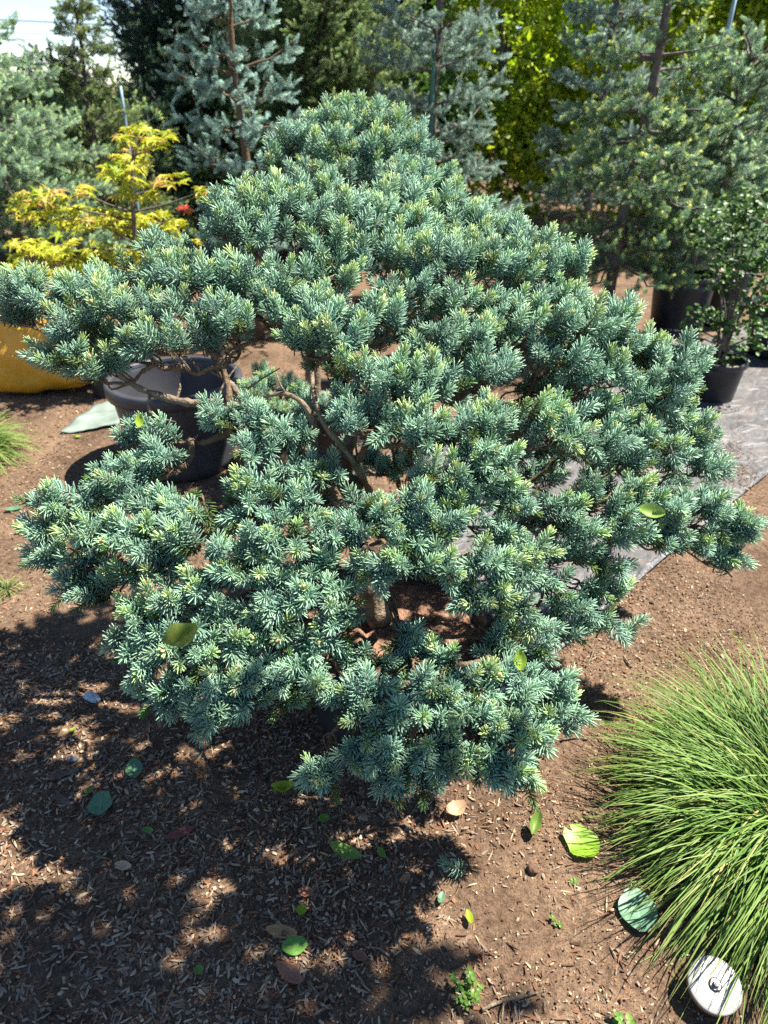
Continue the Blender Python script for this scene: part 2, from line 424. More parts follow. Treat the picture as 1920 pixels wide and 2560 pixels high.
def chip_mat():
    m, N, L, B = new_mat('wood_chip')
    oi = N.new('ShaderNodeObjectInfo')
    r = ramp(N, [(0.0, (0.050, 0.029, 0.018)), (0.2, (0.134, 0.071, 0.042)), (0.35, (0.227, 0.101, 0.055)), (0.5, (0.202, 0.130, 0.076)), (0.68, (0.185, 0.151, 0.126)), (0.85, (0.336, 0.244, 0.151)), (1.0, (0.462, 0.361, 0.244))])
    L.new(oi.outputs['Random'], r.inputs[0])
    t = N.new('ShaderNodeTexCoord'); n = N.new('ShaderNodeTexNoise'); n.inputs['Scale'].default_value = 300
    mp = N.new('ShaderNodeMapping'); mp.inputs['Scale'].default_value = (0.15, 1, 1)
    L.new(t.outputs['Object'], mp.inputs[0]); L.new(mp.outputs[0], n.inputs['Vector'])
    hs = N.new('ShaderNodeHueSaturation'); mr = N.new('ShaderNodeMapRange'); mr.inputs['To Min'].default_value = 0.55; mr.inputs['To Max'].default_value = 1.35
    L.new(n.outputs['Fac'], mr.inputs[0]); L.new(mr.outputs[0], hs.inputs['Value']); L.new(r.outputs[0], hs.inputs['Color'])
    L.new(hs.outputs[0], B.inputs['Base Color']); B.inputs['Roughness'].default_value = 0.85; B.inputs['Specular IOR Level'].default_value = 0.2
    return m
M['chip'] = chip_mat()

# ------------------------------------------------------------------ ground
def relief(x, y):
    h = 0.010 * vnoise(x * 1.7, y * 1.7, 1) + 0.007 * vnoise(x * 5, y * 5, 2) + 0.0045 * vnoise(x * 14, y * 14, 3)
    h += 0.003 * vnoise(x * 33, y * 33, 4) + 0.0022 * np.maximum(vnoise(x * 75, y * 75, 5), -0.2)
    # clods of turned soil by the seedling at the bottom edge of the picture
    q = np.exp(-((x - 0.03) ** 2 / 0.02 + (y - 0.86) ** 2 / 0.012))
    h += q * (0.012 + 0.010 * vnoise(x * 40, y * 40, 8))
    fade = np.clip((9 - np.hypot(x, y - 1)) / 4, 0, 1)
    return h * fade

def axis(lo, hi, step, far, ratio=1.16):
    a = list(np.arange(lo, hi + 1e-6, step)); s = step
    up = [a[-1]]
    while up[-1] < far: s *= ratio; up.append(up[-1] + s)
    s = step; dn = [a[0]]
    while dn[-1] > -far: s *= ratio; dn.append(dn[-1] - s)
    return np.array(dn[:0:-1] + a + up[1:])
gx = axis(-1.5, 1.5, 0.009, 900); gy = axis(0.55, 2.6, 0.009, 900)
GX, GY = np.meshgrid(gx, gy)
GZ = relief(GX, GY)
nx, ny = len(gx), len(gy)
ii = np.arange(nx * ny).reshape(ny, nx)
quads = np.stack([ii[:-1, :-1], ii[:-1, 1:], ii[1:, 1:], ii[1:, :-1]], -1).reshape(-1, 4)
ground = link("ground", mesh_of("ground", np.stack([GX, GY, GZ], -1).reshape(-1, 3), quads, M['soil']), kind='structure')
def gz(x, y): return relief(np.asarray(x, float), np.asarray(y, float))

# landscape fabric laid over the soil: its near edge runs diagonally under the hero spruce
eA = at_z(1950, 1165); eB = at_z(1625, 1432); eC = at_z(1342, 1685)
near = spline([eA + (eA - eB) * 0.8, eA, eB, eC, at_z(1150, 1790)], 8)
far_ = near + np.array([0.0, 0, 0]); 
rows = 40; V = []
tip = np.array([-0.45, 4.6, 0]); 
for k in range(rows):
    t = k / (rows - 1)
    s = np.linspace(0, 1, len(near))[:, None]
    back = np.array([8.0, 4.0, 0]) * (1 - s) + np.array([0.1, 3.4, 0]) * s + np.array([0, 6.0, 0]) * (1 - s)
    V.append(near * (1 - t) + back * t)
V = np.concatenate(V)
edge_w = np.repeat(np.linspace(0, 1, rows), len(near))
V[:, 2] = gz(V[:, 0], V[:, 1]) * 0.4 + 0.016 + 0.010 * vnoise(V[:, 0] * 3, V[:, 1] * 3, 11) * np.clip(edge_w * 8, 0.3, 1) + 0.006 * vnoise(V[:, 0] * 11, V[:, 1] * 5, 12)
nn = len(near)
F = [(k * nn + j, k * nn + j + 1, (k + 1) * nn + j + 1, (k + 1) * nn + j) for k in range(rows - 1) for j in range(nn - 1)]
fab = link("landscape_fabric_ground", mesh_of("landscape_fabric_ground", V, F, M['fabric']), kind='structure')
fab.modifiers.new("s", 'SOLIDIFY').thickness = 0.002
fab.modifiers["s"].offset = -1
# narrow green-grey strip of ground cloth behind the empty pot
g0 = [at_z(150, 1085), at_z(300, 1068), at_z(330, 1005), at_z(235, 1020)]
V = []
for a in np.linspace(0, 1, 14):
    for b in np.linspace(0, 1, 14):
        V.append((g0[0] * (1 - a) + g0[1] * a) * (1 - b) + (g0[3] * (1 - a) + g0[2] * a) * b)
V = np.array(V); V[:, 2] = gz(V[:, 0], V[:, 1]) + 0.018 + 0.012 * vnoise(V[:, 0] * 9, V[:, 1] * 9, 21)
F = [(i * 14 + j, i * 14 + j + 1, i * 14 + j + 15, i * 14 + j + 14) for i in range(13) for j in range(13)]
o = link("ground_cloth", mesh_of("ground_cloth", V, F, M['fabric_green'])); o.modifiers.new("s", 'SOLIDIFY').thickness = 0.003
tag(o, "crumpled grey-green scrap of ground cloth lying beside the large empty pot", "cloth")

# ------------------------------------------------------------------ shoots
def needle_shoot(name, mat, n=80, L=0.055, nl=0.021, w=0.0038, a0=82, a1=28, seed=0, bud=False, flat=False, up=0.0):
    r = np.random.default_rng(seed)
    V, F, A, MI = [], [], [], []
    def add(v, f, a, m):
        b = len(V); V.extend(v); F.extend([tuple(i + b for i in q) for q in f]); A.extend(a); MI.extend([m] * len(f))
    # axis
    if not flat:
        tv, tf = tube([[0, 0, -0.012], [0, 0, L * 0.5], [0, 0, L * 0.97]], [0.0019, 0.0017, 0.0009], 5)
        add(list(map(tuple, tv)), tf, [0.2] * len(tv), 1)
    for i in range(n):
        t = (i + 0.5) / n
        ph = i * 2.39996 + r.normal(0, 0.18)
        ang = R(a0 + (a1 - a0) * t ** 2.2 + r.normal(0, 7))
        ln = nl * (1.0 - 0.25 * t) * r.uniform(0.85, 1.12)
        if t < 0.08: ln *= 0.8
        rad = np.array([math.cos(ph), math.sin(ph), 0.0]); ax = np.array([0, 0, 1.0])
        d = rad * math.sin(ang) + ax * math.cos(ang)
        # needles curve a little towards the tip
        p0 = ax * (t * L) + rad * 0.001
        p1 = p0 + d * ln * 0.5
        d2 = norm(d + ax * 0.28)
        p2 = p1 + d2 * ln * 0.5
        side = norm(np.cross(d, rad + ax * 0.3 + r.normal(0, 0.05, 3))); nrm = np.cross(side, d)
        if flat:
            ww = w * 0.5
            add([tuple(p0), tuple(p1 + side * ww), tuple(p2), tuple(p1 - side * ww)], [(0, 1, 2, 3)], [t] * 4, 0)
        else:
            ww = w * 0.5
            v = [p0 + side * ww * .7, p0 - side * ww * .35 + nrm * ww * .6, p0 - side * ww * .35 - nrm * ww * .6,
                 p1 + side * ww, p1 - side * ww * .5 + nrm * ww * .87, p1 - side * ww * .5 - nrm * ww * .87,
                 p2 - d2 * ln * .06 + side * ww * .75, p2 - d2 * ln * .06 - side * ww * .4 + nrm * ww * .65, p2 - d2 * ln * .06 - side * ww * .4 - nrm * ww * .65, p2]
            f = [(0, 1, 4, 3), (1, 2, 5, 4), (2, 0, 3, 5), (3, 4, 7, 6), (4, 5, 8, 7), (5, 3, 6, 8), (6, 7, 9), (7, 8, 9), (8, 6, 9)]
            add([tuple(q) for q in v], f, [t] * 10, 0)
    if bud:
        tv, tf = tube([[0, 0, L * 0.96], [0.0005, 0, L * 1.02], [0.001, 0, L * 1.12], [0.001, 0, L * 1.2]], [0.002, 0.0042, 0.0036, 0.0006], 6)
        add(list(map(tuple, tv)), tf, [1] * len(tv), 2)
    return mesh_of(name, V, F, [mat, M['twig'], M['bud']], midx=MI, attrs={'tipf': A})

HERO = []
for i in range(4):
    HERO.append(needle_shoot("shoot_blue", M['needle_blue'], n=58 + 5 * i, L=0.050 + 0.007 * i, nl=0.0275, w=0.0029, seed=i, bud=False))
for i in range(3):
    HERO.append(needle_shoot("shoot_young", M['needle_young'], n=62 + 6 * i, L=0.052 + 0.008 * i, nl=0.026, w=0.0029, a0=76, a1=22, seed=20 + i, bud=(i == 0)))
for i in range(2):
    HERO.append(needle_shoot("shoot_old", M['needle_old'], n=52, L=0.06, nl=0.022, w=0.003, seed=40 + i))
HERO_P = [proto("hero_shoot%d" % i, m) for i, m in enumerate(HERO)]

def far_protos(mat, seed, L=0.085, nl=0.025, w=0.0052, n=70):
    return [proto("far_shoot_%s_%d" % (mat, i), needle_shoot("far_shoot", M[mat], n=n, L=L * (0.85 + 0.2 * i), nl=nl, w=w, seed=seed + i, flat=True, a0=70, a1=22)) for i in range(3)]

# ------------------------------------------------------------------ mound spruces made of foliage pads (hero + the ones behind)
def mound_spruce(th, pads, base, fork, seed, dens=1.0, n_parts=300, spacing=0.030, scale=1.0, kinds=None, inner=1.0):
    """pads: (px, py, rx, ry, Y[, tone]) in photograph pixels, Y is the distance from the ground plane layout"""
    r = np.random.default_rng(seed)
    base = np.asarray(base, float); fork = np.asarray(fork, float)
    lobes, cores = [], []
    P, D, K, S, PI_ = [], [], [], [], []
    twigs = {}
    for pi, pad in enumerate(pads):
        px, py, rx, ry, Y = pad[:5]; tone = pad[5] if len(pad) > 5 else 0
        c = at_y(px, py, Y); dep = depth_of(c)
        a = rx * dep / FPX; cz = ry * dep / FPX * 0.82; b = min(max(a * 0.8, cz), a * 1.1)
        c = c + np.array([0, b * 0.35, 0])
        core = c - np.array([0, 0, cz * 0.55]) + (fork - c) * 0.12
        cores.append(core)
        nl = int(np.clip(a * cz / 0.0016, 2, 6))
        lb = []
        for k in range(nl):
            u = norm(r.normal(size=3)) * r.uniform(0.25, 0.62) ** 0.8
            lb.append((c + u * np.array([a, b, cz]), np.array([a, b, cz]) * r.uniform(0.46, 0.62)))
        if rx < 32: lb = [(c, np.array([a, a, cz]) * 0.5)]
        else: lb.append((c, np.array([a, b, cz]) * 0.72))
        pts, dirs = [], []
        for lc, lr in lb:
            area = 4 * math.pi * ((lr[0] * lr[1]) ** 1.6 / 3 + (lr[0] * lr[2]) ** 1.6 / 3 + (lr[1] * lr[2]) ** 1.6 / 3) ** (1 / 1.6)
            n = max(int(area / spacing ** 2 * dens * 0.95), 6 if rx >= 32 else 2)
            u = norm(r.normal(size=(n, 3)))
            if rx < 32: u[:, 2] = np.abs(u[:, 2])
            u = u[u[:, 2] > -0.42]
            p = lc + u * lr * r.uniform(0.86, 1.12, (len(u), 1))
            nm = norm(u / lr)
            # leave out what lies deep inside another lobe
            keep = np.ones(len(p), bool)
            for oc, orr in lb:
                if oc is lc: continue
                keep &= (((p - oc) / orr) ** 2).sum(1) > 0.62
            pts.append(p[keep]); dirs.append(nm[keep])
        p = np.concatenate(pts); nm = np.concatenate(dirs)
        out = norm(p - fork)
        d = norm(nm * 0.75 + out * 0.45 + np.array([0, 0, 0.38]) + r.normal(0, 0.34, p.shape))
        s = r.uniform(0.88, 1.25, len(p)) * scale
        bp = p - d * (0.034 * s)[:, None]
        upness = nm[:, 2]
        k = r.integers(0, 4, len(p))
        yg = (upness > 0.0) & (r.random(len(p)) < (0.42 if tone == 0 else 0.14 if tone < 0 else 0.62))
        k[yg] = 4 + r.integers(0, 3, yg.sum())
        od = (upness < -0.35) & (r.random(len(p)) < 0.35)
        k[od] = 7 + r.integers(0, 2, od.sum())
        P.append(bp); D.append(d); K.append(k); S.append(s); PI_.append(np.full(len(bp), pi))
        # sparse older shoots inside, along the twigs
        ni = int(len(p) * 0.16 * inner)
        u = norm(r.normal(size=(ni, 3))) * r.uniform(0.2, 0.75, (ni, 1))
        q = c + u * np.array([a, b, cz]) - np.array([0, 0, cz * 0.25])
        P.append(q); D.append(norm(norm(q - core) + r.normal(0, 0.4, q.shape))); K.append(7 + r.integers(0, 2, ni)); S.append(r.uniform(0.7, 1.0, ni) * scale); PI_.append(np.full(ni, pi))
        ends = np.concatenate([bp[r.permutation(len(bp))[:max(12 if rx >= 32 else 2, int(len(bp) * 0.55))]], q])
        twigs[pi] = (core, ends, np.array([a, b, cz]))
    P = np.concatenate(P); D = np.concatenate(D); K = np.concatenate(K); S = np.concatenate(S); PI_ = np.concatenate(PI_)
    ok = P[:, 2] > 0.03
    P, D, K, S, PI_ = P[ok], D[ok], K[ok], S[ok], PI_[ok]
    rot = eulers(D, r.uniform(0, 6.28, len(P)))
    # branches: each pad hangs on the nearest limb or pad that lies nearer to the trunk
    trunk_dir = fork - base
    nodes = [base + trunk_dir * t for t in (0.45, 0.7, 1.0)]; par = [-1, 0, 1]; lev = list(np.linalg.norm(np.array(nodes) - fork, axis=1) * 0.0)
    order = np.argsort([np.linalg.norm(c - fork) for c in cores])
    owner = {}
    for oi in order:
        c = cores[oi]; best, bi = 1e9, 2
        for j, q in enumerate(nodes):
            dd = np.linalg.norm(c - q)
            cost = dd + 0.45 * lev[j] + (0.10 if c[2] < q[2] - 0.12 else 0)
            if cost < best: best, bi = cost, j
        nodes.append(c); par.append(bi); lev.append(lev[bi] + np.linalg.norm(c - nodes[bi])); owner[len(nodes) - 1] = oi
    cnt = np.ones(len(nodes))
    for j in range(len(nodes) - 1, 2, -1): cnt[par[j]] += cnt[j]
    tips = 0.0042 * scale
    rad = lambda j: tips * (cnt[j] ** 0.44)
    tr = max(rad(0), 0.026 * scale)
    tp = spline([base - np.array([0, 0, 0.03]), base + trunk_dir * 0.4 + r.normal(0, 0.008, 3), fork, fork + np.array([0.02, 0.03, 0.10])], 8)
    V, F = tube(tp, np.linspace(tr * 1.25, tr * 0.55, len(tp)) * (1 + 0.12 * np.sin(np.arange(len(tp)) * 1.7)), 12)
    part("trunk", V, F, M['bark'], th)
    pad_branch = {}
    for j in range(3, len(nodes)):
        a, c = nodes[par[j]], nodes[j]; L = np.linalg.norm(c - a)
        m1 = a * 0.66 + c * 0.34 + r.normal(0, 0.05 * L, 3); m2 = a * 0.33 + c * 0.67 + r.normal(0, 0.05 * L, 3)
        m1[2] -= 0.06 * L; m2[2] -= 0.10 * L
        pth = spline([a, m1, m2, c], 6)
        r0 = min(rad(j) * 1.1, rad(par[j]) if par[j] > 2 else tr * 0.8)
        acc = Acc(); V, F = tube(pth, np.linspace(r0, tips * 0.9, len(pth)) * (1 + 0.13 * r.normal(size=len(pth))), 8); acc.add(V, F)
        core, ends, rr = twigs[owner[j]]
        # branchlets fan out from the core and fork towards the shoots
        if len(ends) == 0: ends = core[None] + np.array([[0, -.01, .02]])
        ne = len(ends); nb = max(min(4, ne), ne // 9)
        hubs = ends[r.permutation(ne)[:nb]] * 0.55 + core * 0.45 + r.normal(0, 0.006, (nb, 3))
        start = pth[r.integers(len(pth) // 2, len(pth), nb)]
        for h, s0 in zip(hubs, start):
            V, F = tube(spline([s0, (s0 + h) / 2 + r.normal(0, 0.01, 3), h], 3), np.linspace(0.0034, 0.0022, 7) * scale, 5); acc.add(V, F)
        hd = np.linalg.norm(ends[:, None] - hubs[None], axis=2).argmin(1)
        for e, hj in zip(ends, hd):
            h = hubs[hj]
            V, F = tube([h, (h + e) / 2 + r.normal(0, 0.005, 3), e], [0.002 * scale, 0.0018 * scale, 0.0014 * scale], 4, cap=False); acc.add(V, F)
        pad_branch[owner[j]] = part("branch", acc.V(), acc.f, M['twig'], th)
    # the shoots that show largest are objects of their own, the rest is one mass
    chosen = np.zeros(len(P), bool)
    if n_parts:
        tipp = P + D * (0.03 * S)[:, None]
        pr = project(tipp)
        inside = (pr[:, 0] > 10) & (pr[:, 0] < 1910) & (pr[:, 1] > 10) & (pr[:, 1] < 2550) & (K < 7)
        cell = {}
        for i in np.argsort(pr[:, 2]):
            if not inside[i]: continue
            key = (int(pr[i, 0] // 34), int(pr[i, 1] // 34))
            blocked = any((key[0] + dx, key[1] + dy) in cell and pr[cell[(key[0] + dx, key[1] + dy)], 2] < pr[i, 2] - 0.05 for dx in (-1, 0, 1) for dy in (-1, 0, 1))
            if key not in cell and not blocked: cell[key] = i
        vis = sorted(cell.values(), key=lambda i: pr[i, 2] / S[i])[:n_parts]
        chosen[vis] = True
        off = np.array(th.location)
        for i in vis:
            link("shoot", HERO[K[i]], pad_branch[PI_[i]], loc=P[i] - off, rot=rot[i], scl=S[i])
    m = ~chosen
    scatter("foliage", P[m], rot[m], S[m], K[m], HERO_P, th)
    return len(P)

Sx = 1920 / 1659.0
def dpads(rows):           # rows measured on the 1659-wide view of the photograph
    return [(a * Sx, b * Sx, c * Sx, d * Sx, *rest) for a, b, c, d, *rest in rows]

HERO_PADS = dpads([
    # crown
    (520, 455, 78, 50, 2.12), (600, 425, 85, 48, 2.18), (470, 485, 52, 38, 2.08), (560, 505, 80, 40, 2.06, -1), (690, 430, 75, 42, 2.28), (770, 480, 95, 52, 2.16), (860, 440, 85, 42, 2.34),
    (940, 455, 75, 38, 2.40), (890, 505, 90, 45, 2.20), (1010, 495, 80, 40, 2.34), (1090, 515, 70, 38, 2.28), (1170, 550, 80, 45, 2.12), (1225, 590, 55, 55, 2.08),
    (1120, 590, 80, 45, 2.06), (1200, 650, 70, 42, 2.02), (940, 570, 85, 50, 2.05), (1030, 580, 70, 45, 2.08), (820, 560, 80, 45, 2.06), (710, 540, 70, 45, 2.08), (720, 600, 80, 42, 2.0),
    (880, 630, 80, 42, 1.98, -1), (1010, 650, 80, 42, 1.98), (1110, 660, 65, 40, 2.0, -1), (840, 480, 70, 45, 2.24), (650, 480, 65, 45, 2.14), (980, 540, 70, 40, 2.16),
    # left arm
    (25, 630, 75, 40, 1.96), (110, 650, 55, 45, 1.92), (190, 640, 70, 42, 1.94), (270, 600, 65, 35, 2.04), (360, 545, 62, 32, 2.10), (430, 560, 60, 34, 2.10), (350, 605, 75, 42, 2.0),
    (440, 610, 80, 48, 1.96), (530, 600, 72, 42, 1.98), (620, 600, 58, 40, 1.98), (280, 670, 75, 42, 1.88), (170, 710, 80, 42, 1.84), (120, 770, 55, 38, 1.80), (190, 790, 70, 38, 1.78),
    (390, 680, 72, 42, 1.86), (480, 690, 70, 40, 1.88), (340, 745, 62, 45, 1.80), (270, 740, 45, 34, 1.82), (560, 660, 68, 40, 1.92), (440, 745, 40, 28, 1.84, -1), (30, 680, 40, 26, 1.98, -1),
    # middle
    (640, 680, 70, 38, 1.88), (740, 715, 75, 40, 1.82), (830, 690, 62, 34, 1.88), (660, 730, 50, 30, 1.84), (700, 660, 60, 32, 1.92), (780, 820, 80, 38, 1.70), (880, 815, 80, 42, 1.72),
    (960, 830, 55, 36, 1.74), (850, 870, 90, 34, 1.68), (940, 745, 60, 48, 1.86), (1030, 740, 60, 46, 1.88), (1100, 700, 62, 40, 1.94), (1060, 800, 60, 40, 1.80, -1),
    (1180, 700, 72, 44, 1.92), (1260, 705, 72, 46, 1.92), (1330, 745, 70, 40, 1.94), (1400, 760, 45, 34, 2.0), (1230, 765, 70, 40, 1.86), (1320, 810, 72, 40, 1.86), (1410, 825, 62, 38, 1.92), (1470, 850, 46, 34, 1.94),
    (1478, 790, 32, 16, 2.0, -1), (1508, 775, 16, 20, 2.0), (1390, 880, 72, 36, 1.86), (1460, 905, 55, 32, 1.90), (1320, 885, 55, 38, 1.82),
    (740, 885, 58, 34, 1.66, -1), (800, 920, 68, 40, 1.62, -1), (910, 940, 85, 38, 1.58), (1010, 935, 85, 38, 1.58), (1080, 905, 60, 36, 1.64), (1050, 985, 75, 40, 1.54), (1160, 905, 62, 38, 1.68),
    (1220, 895, 46, 34, 1.74), (1215, 955, 60, 44, 1.64), (1300, 960, 62, 42, 1.70), (1380, 950, 70, 42, 1.76), (1350, 1010, 72, 36, 1.70), (1440, 985, 70, 38, 1.78), (1510, 1015, 46, 26, 1.84, -1), (1510, 940, 38, 26, 1.88),
    (470, 905, 34, 24, 1.72, -1), (540, 920, 60, 32, 1.68, -1), (610, 940, 46, 30, 1.66, -1), (560, 975, 62, 28, 1.62, -1), (640, 1020, 40, 30, 1.60, -1), (700, 1035, 42, 26, 1.58, -1),
    (960, 1030, 65, 38, 1.50), (1040, 1050, 62, 38, 1.50), (930, 1095, 70, 42, 1.44), (1010, 1110, 60, 38, 1.44), (1110, 1040, 46, 40, 1.52), (1120, 1090, 38, 36, 1.50),
    (285, 940, 20, 16, 1.72, -1), (325, 945, 15, 12, 1.71, -1), (262, 942, 14, 12, 1.73, -1), (365, 935, 15, 12, 1.71, -1), (310, 915, 16, 12, 1.73, -1),
    # lower-left mass
    (250, 1030, 62, 40, 1.58), (180, 1075, 55, 36, 1.54), (130, 1130, 52, 45, 1.50), (200, 1160, 72, 52, 1.44), (300, 1090, 72, 42, 1.52), (370, 1075, 52, 38, 1.56), (350, 995, 28, 26, 1.64, -1), (310, 1010, 34, 26, 1.62),
    (280, 1170, 72, 46, 1.42), (190, 1240, 72, 38, 1.40), (270, 1245, 62, 36, 1.38), (200, 1290, 40, 24, 1.40, -1), (400, 1130, 52, 42, 1.46), (420, 1195, 62, 46, 1.38), (350, 1190, 46, 40, 1.40),
    (530, 1070, 52, 38, 1.52), (610, 1085, 46, 40, 1.50), (560, 1130, 72, 38, 1.45), (660, 1120, 58, 40, 1.46), (530, 1190, 55, 44, 1.38), (620, 1190, 72, 44, 1.38), (700, 1170, 46, 40, 1.42), (780, 1110, 46, 46, 1.46), (760, 1180, 46, 38, 1.40, -1), (680, 1240, 60, 36, 1.36, -1),
    (850, 1130, 62, 42, 1.42), (970, 1160, 65, 34, 1.38), (900, 1165, 55, 34, 1.38), (440, 1250, 48, 34, 1.36), (530, 1250, 62, 36, 1.34), (1080, 1150, 34, 26, 1.46),
    (92, 1150, 44, 38, 1.47), (115, 1215, 46, 34, 1.42), (160, 1275, 50, 28, 1.38), (330, 1240, 50, 34, 1.38), (95, 1100, 36, 26, 1.50),
    # right wing
    (1600, 1150, 32, 20, 1.70), (1550, 1165, 40, 22, 1.68),
    (1200, 1110, 50, 32, 1.58), (1280, 1090, 55, 32, 1.60), (1380, 1070, 48, 30, 1.64), (1350, 1110, 60, 36, 1.60), (1440, 1105, 60, 34, 1.64), (1520, 1110, 60, 28, 1.68), (1590, 1130, 36, 24, 1.72), (1260, 1150, 60, 34, 1.56),
    (1350, 1165, 60, 32, 1.56), (1430, 1165, 55, 30, 1.60), (1500, 1185, 48, 26, 1.64), (1570, 1205, 38, 22, 1.68), (1240, 1205, 52, 28, 1.52, -1), (1320, 1225, 44, 22, 1.54), (1190, 1250, 50, 30, 1.48, -1), (1300, 1275, 46, 22, 1.52), (1240, 1310, 60, 28, 1.48, -1),
    (1300, 1345, 48, 24, 1.48, -1), (1360, 1365, 26, 16, 1.50, -1), (1210, 1370, 50, 26, 1.44, -1),
    # front centre
    (800, 1240, 58, 38, 1.32), (880, 1230, 70, 40, 1.32), (970, 1235, 62, 36, 1.32), (1060, 1215, 55, 40, 1.34, 1), (1130, 1215, 46, 44, 1.38, 1), (1100, 1265, 58, 36, 1.32, 1), (1040, 1295, 62, 34, 1.30, 1), (1120, 1320, 50, 32, 1.34), (1140, 1375, 55, 38, 1.32), (1080, 1400, 46, 34, 1.28), (1160, 1420, 40, 28, 1.32),
    (620, 1290, 62, 38, 1.30, -1), (710, 1300, 58, 34, 1.30, -1), (560, 1320, 50, 34, 1.28, -1),
    # front-left pad
    (380, 1310, 68, 38, 1.30), (300, 1350, 56, 34, 1.28), (270, 1400, 46, 28, 1.26), (360, 1390, 62, 34, 1.25), (440, 1360, 55, 34, 1.27), (420, 1430, 68, 38, 1.21), (330, 1440, 46, 34, 1.22), (500, 1400, 60, 38, 1.23), (590, 1380, 68, 38, 1.24), (680, 1400, 52, 36, 1.24), (740, 1360, 52, 38, 1.26),
    (480, 1480, 68, 40, 1.16), (390, 1490, 50, 36, 1.18), (560, 1470, 60, 40, 1.18), (640, 1460, 58, 38, 1.20), (350, 1510, 36, 24, 1.20, -1), (540, 1530, 55, 32, 1.14), (450, 1560, 34, 28, 1.12), (620, 1520, 50, 34, 1.16), (700, 1480, 48, 34, 1.18),
    # front-right pad
    (800, 1440, 60, 36, 1.24, -1), (880, 1450, 60, 36, 1.22, -1), (960, 1440, 58, 34, 1.22), (880, 1395, 50, 26, 1.28, -1), (940, 1500, 60, 36, 1.14), (1020, 1500, 62, 38, 1.14, 1), (1110, 1480, 60, 36, 1.18), (1190, 1500, 46, 36, 1.20), (1200, 1550, 42, 28, 1.16), (1110, 1540, 62, 38, 1.12),
    (740, 1530, 50, 38, 1.13), (820, 1530, 60, 36, 1.11), (900, 1560, 60, 38, 1.08), (780, 1590, 60, 38, 1.07), (1000, 1570, 62, 40, 1.07), (1090, 1600, 58, 38, 1.06), (860, 1630, 60, 38, 1.02), (960, 1640, 58, 36, 1.02), (1050, 1650, 50, 32, 1.02), (1150, 1610, 40, 30, 1.08), (1120, 1685, 32, 26, 1.0), (800, 1660, 48, 28, 1.02, -1),
    (700, 1690, 38, 34, 1.03, -1), (850, 1690, 34, 22, 1.0, -1), (930, 1685, 36, 22, 1.0, -1),
])
rb_ = np.random.default_rng(77); NPAD = len(HERO_PADS)
for _ in range(400):
    X, Y, Z = rb_.uniform(-.75, 1.0), rb_.uniform(1.85, 2.45), rb_.uniform(.40, 1.05)
    if ((X - .1) / .95) ** 2 + ((Y - 1.95) / .6) ** 2 + ((Z - .35) / .95) ** 2 > 1: continue
    q = project([X, Y, Z])[0]
    if (190 < q[0] < 790 and 850 < q[1] < 1290) or q[0] < 300 or q[1] < 640: continue
    if min(np.hypot(q[0] - p_[0], q[1] - p_[1]) for p_ in HERO_PADS[-40:] if p_[4] > 1.8) < 75 if any(p_[4] > 1.8 for p_ in HERO_PADS[-40:]) else False: continue
    HERO_PADS.append((q[0], q[1], rb_.uniform(60, 85), rb_.uniform(34, 48), Y, -1))
    if len(HERO_PADS) > NPAD + 42: break
print('PADS', len(HERO_PADS))
pot_c = np.array([0.02, 1.62])
fork = at_y(860, 1190, 1.72)
hero = thing("globe_spruce", (pot_c[0], pot_c[1], 0.0), "wide dwarf blue spruce with layered silvery blue-green foliage filling a black pot", "spruce")
def limb(pts, r0, r1, sides=()):
    P = [at_y(x, y, Y) for x, y, Y in pts]; pth = spline(P, 7); acc = Acc(); rr = np.random.default_rng(len(pts))
    V, F = tube(pth, np.linspace(r0, r1, len(pth)) * (1 + .10 * rr.normal(size=len(pth))), 9); acc.add(V, F)
    for sd in sides:
        q = [at_y(x, y, Y) for x, y, Y in sd]; sp = spline(q, 4); V, F = tube(sp, np.linspace(r1 * .8, .0016, len(sp)), 5); acc.add(V, F)
    part("branch", acc.V(), acc.f, M['bark'], hero)
limb([(905, 1215, 1.70), (800, 1135, 1.70), (785, 1065, 1.70), (762, 1015, 1.70), (715, 985, 1.70), (660, 992, 1.71)], .013, .004, [[(790, 1040, 1.7), (775, 1005, 1.72), (778, 960, 1.74)], [(715, 985, 1.7), (700, 960, 1.7), (690, 930, 1.72)]])
limb([(925, 1230, 1.70), (890, 1165, 1.66), (850, 1110, 1.66), (805, 1050, 1.68), (785, 985, 1.72), (780, 930, 1.78)], .009, .005)
limb([(880, 1200, 1.72), (760, 1120, 1.76), (640, 1040, 1.78), (560, 1010, 1.78), (480, 1008, 1.78), (400, 990, 1.78), (330, 960, 1.80), (260, 900, 1.82)], .018, .006,
     [[(375, 985, 1.78), (372, 1020, 1.76), (378, 1060, 1.74), (368, 1085, 1.74)], [(372, 1030, 1.75), (400, 1045, 1.74), (440, 1055, 1.73)], [(440, 1003, 1.78), (450, 960, 1.8), (430, 915, 1.82)], [(540, 1008, 1.78), (560, 960, 1.8), (600, 905, 1.84)], [(372, 1060, 1.74), (330, 1070, 1.73), (300, 1060, 1.73)], [(375, 1050, 1.74), (420, 1075, 1.71)]])
limb([(640, 1040, 1.78), (600, 990, 1.80), (560, 930, 1.84), (580, 880, 1.88), (640, 850, 1.92)], .010, .005, [[(600, 985, 1.8), (650, 950, 1.82), (700, 920, 1.84)], [(585, 960, 1.82), (530, 930, 1.84), (480, 900, 1.86)]])
NH = mound_spruce(hero, HERO_PADS, (pot_c[0] - 0.03, pot_c[1] + 0.04, 0.31), fork, 11, dens=1.0, spacing=0.043, n_parts=300)
print("HERO shoots", NH)

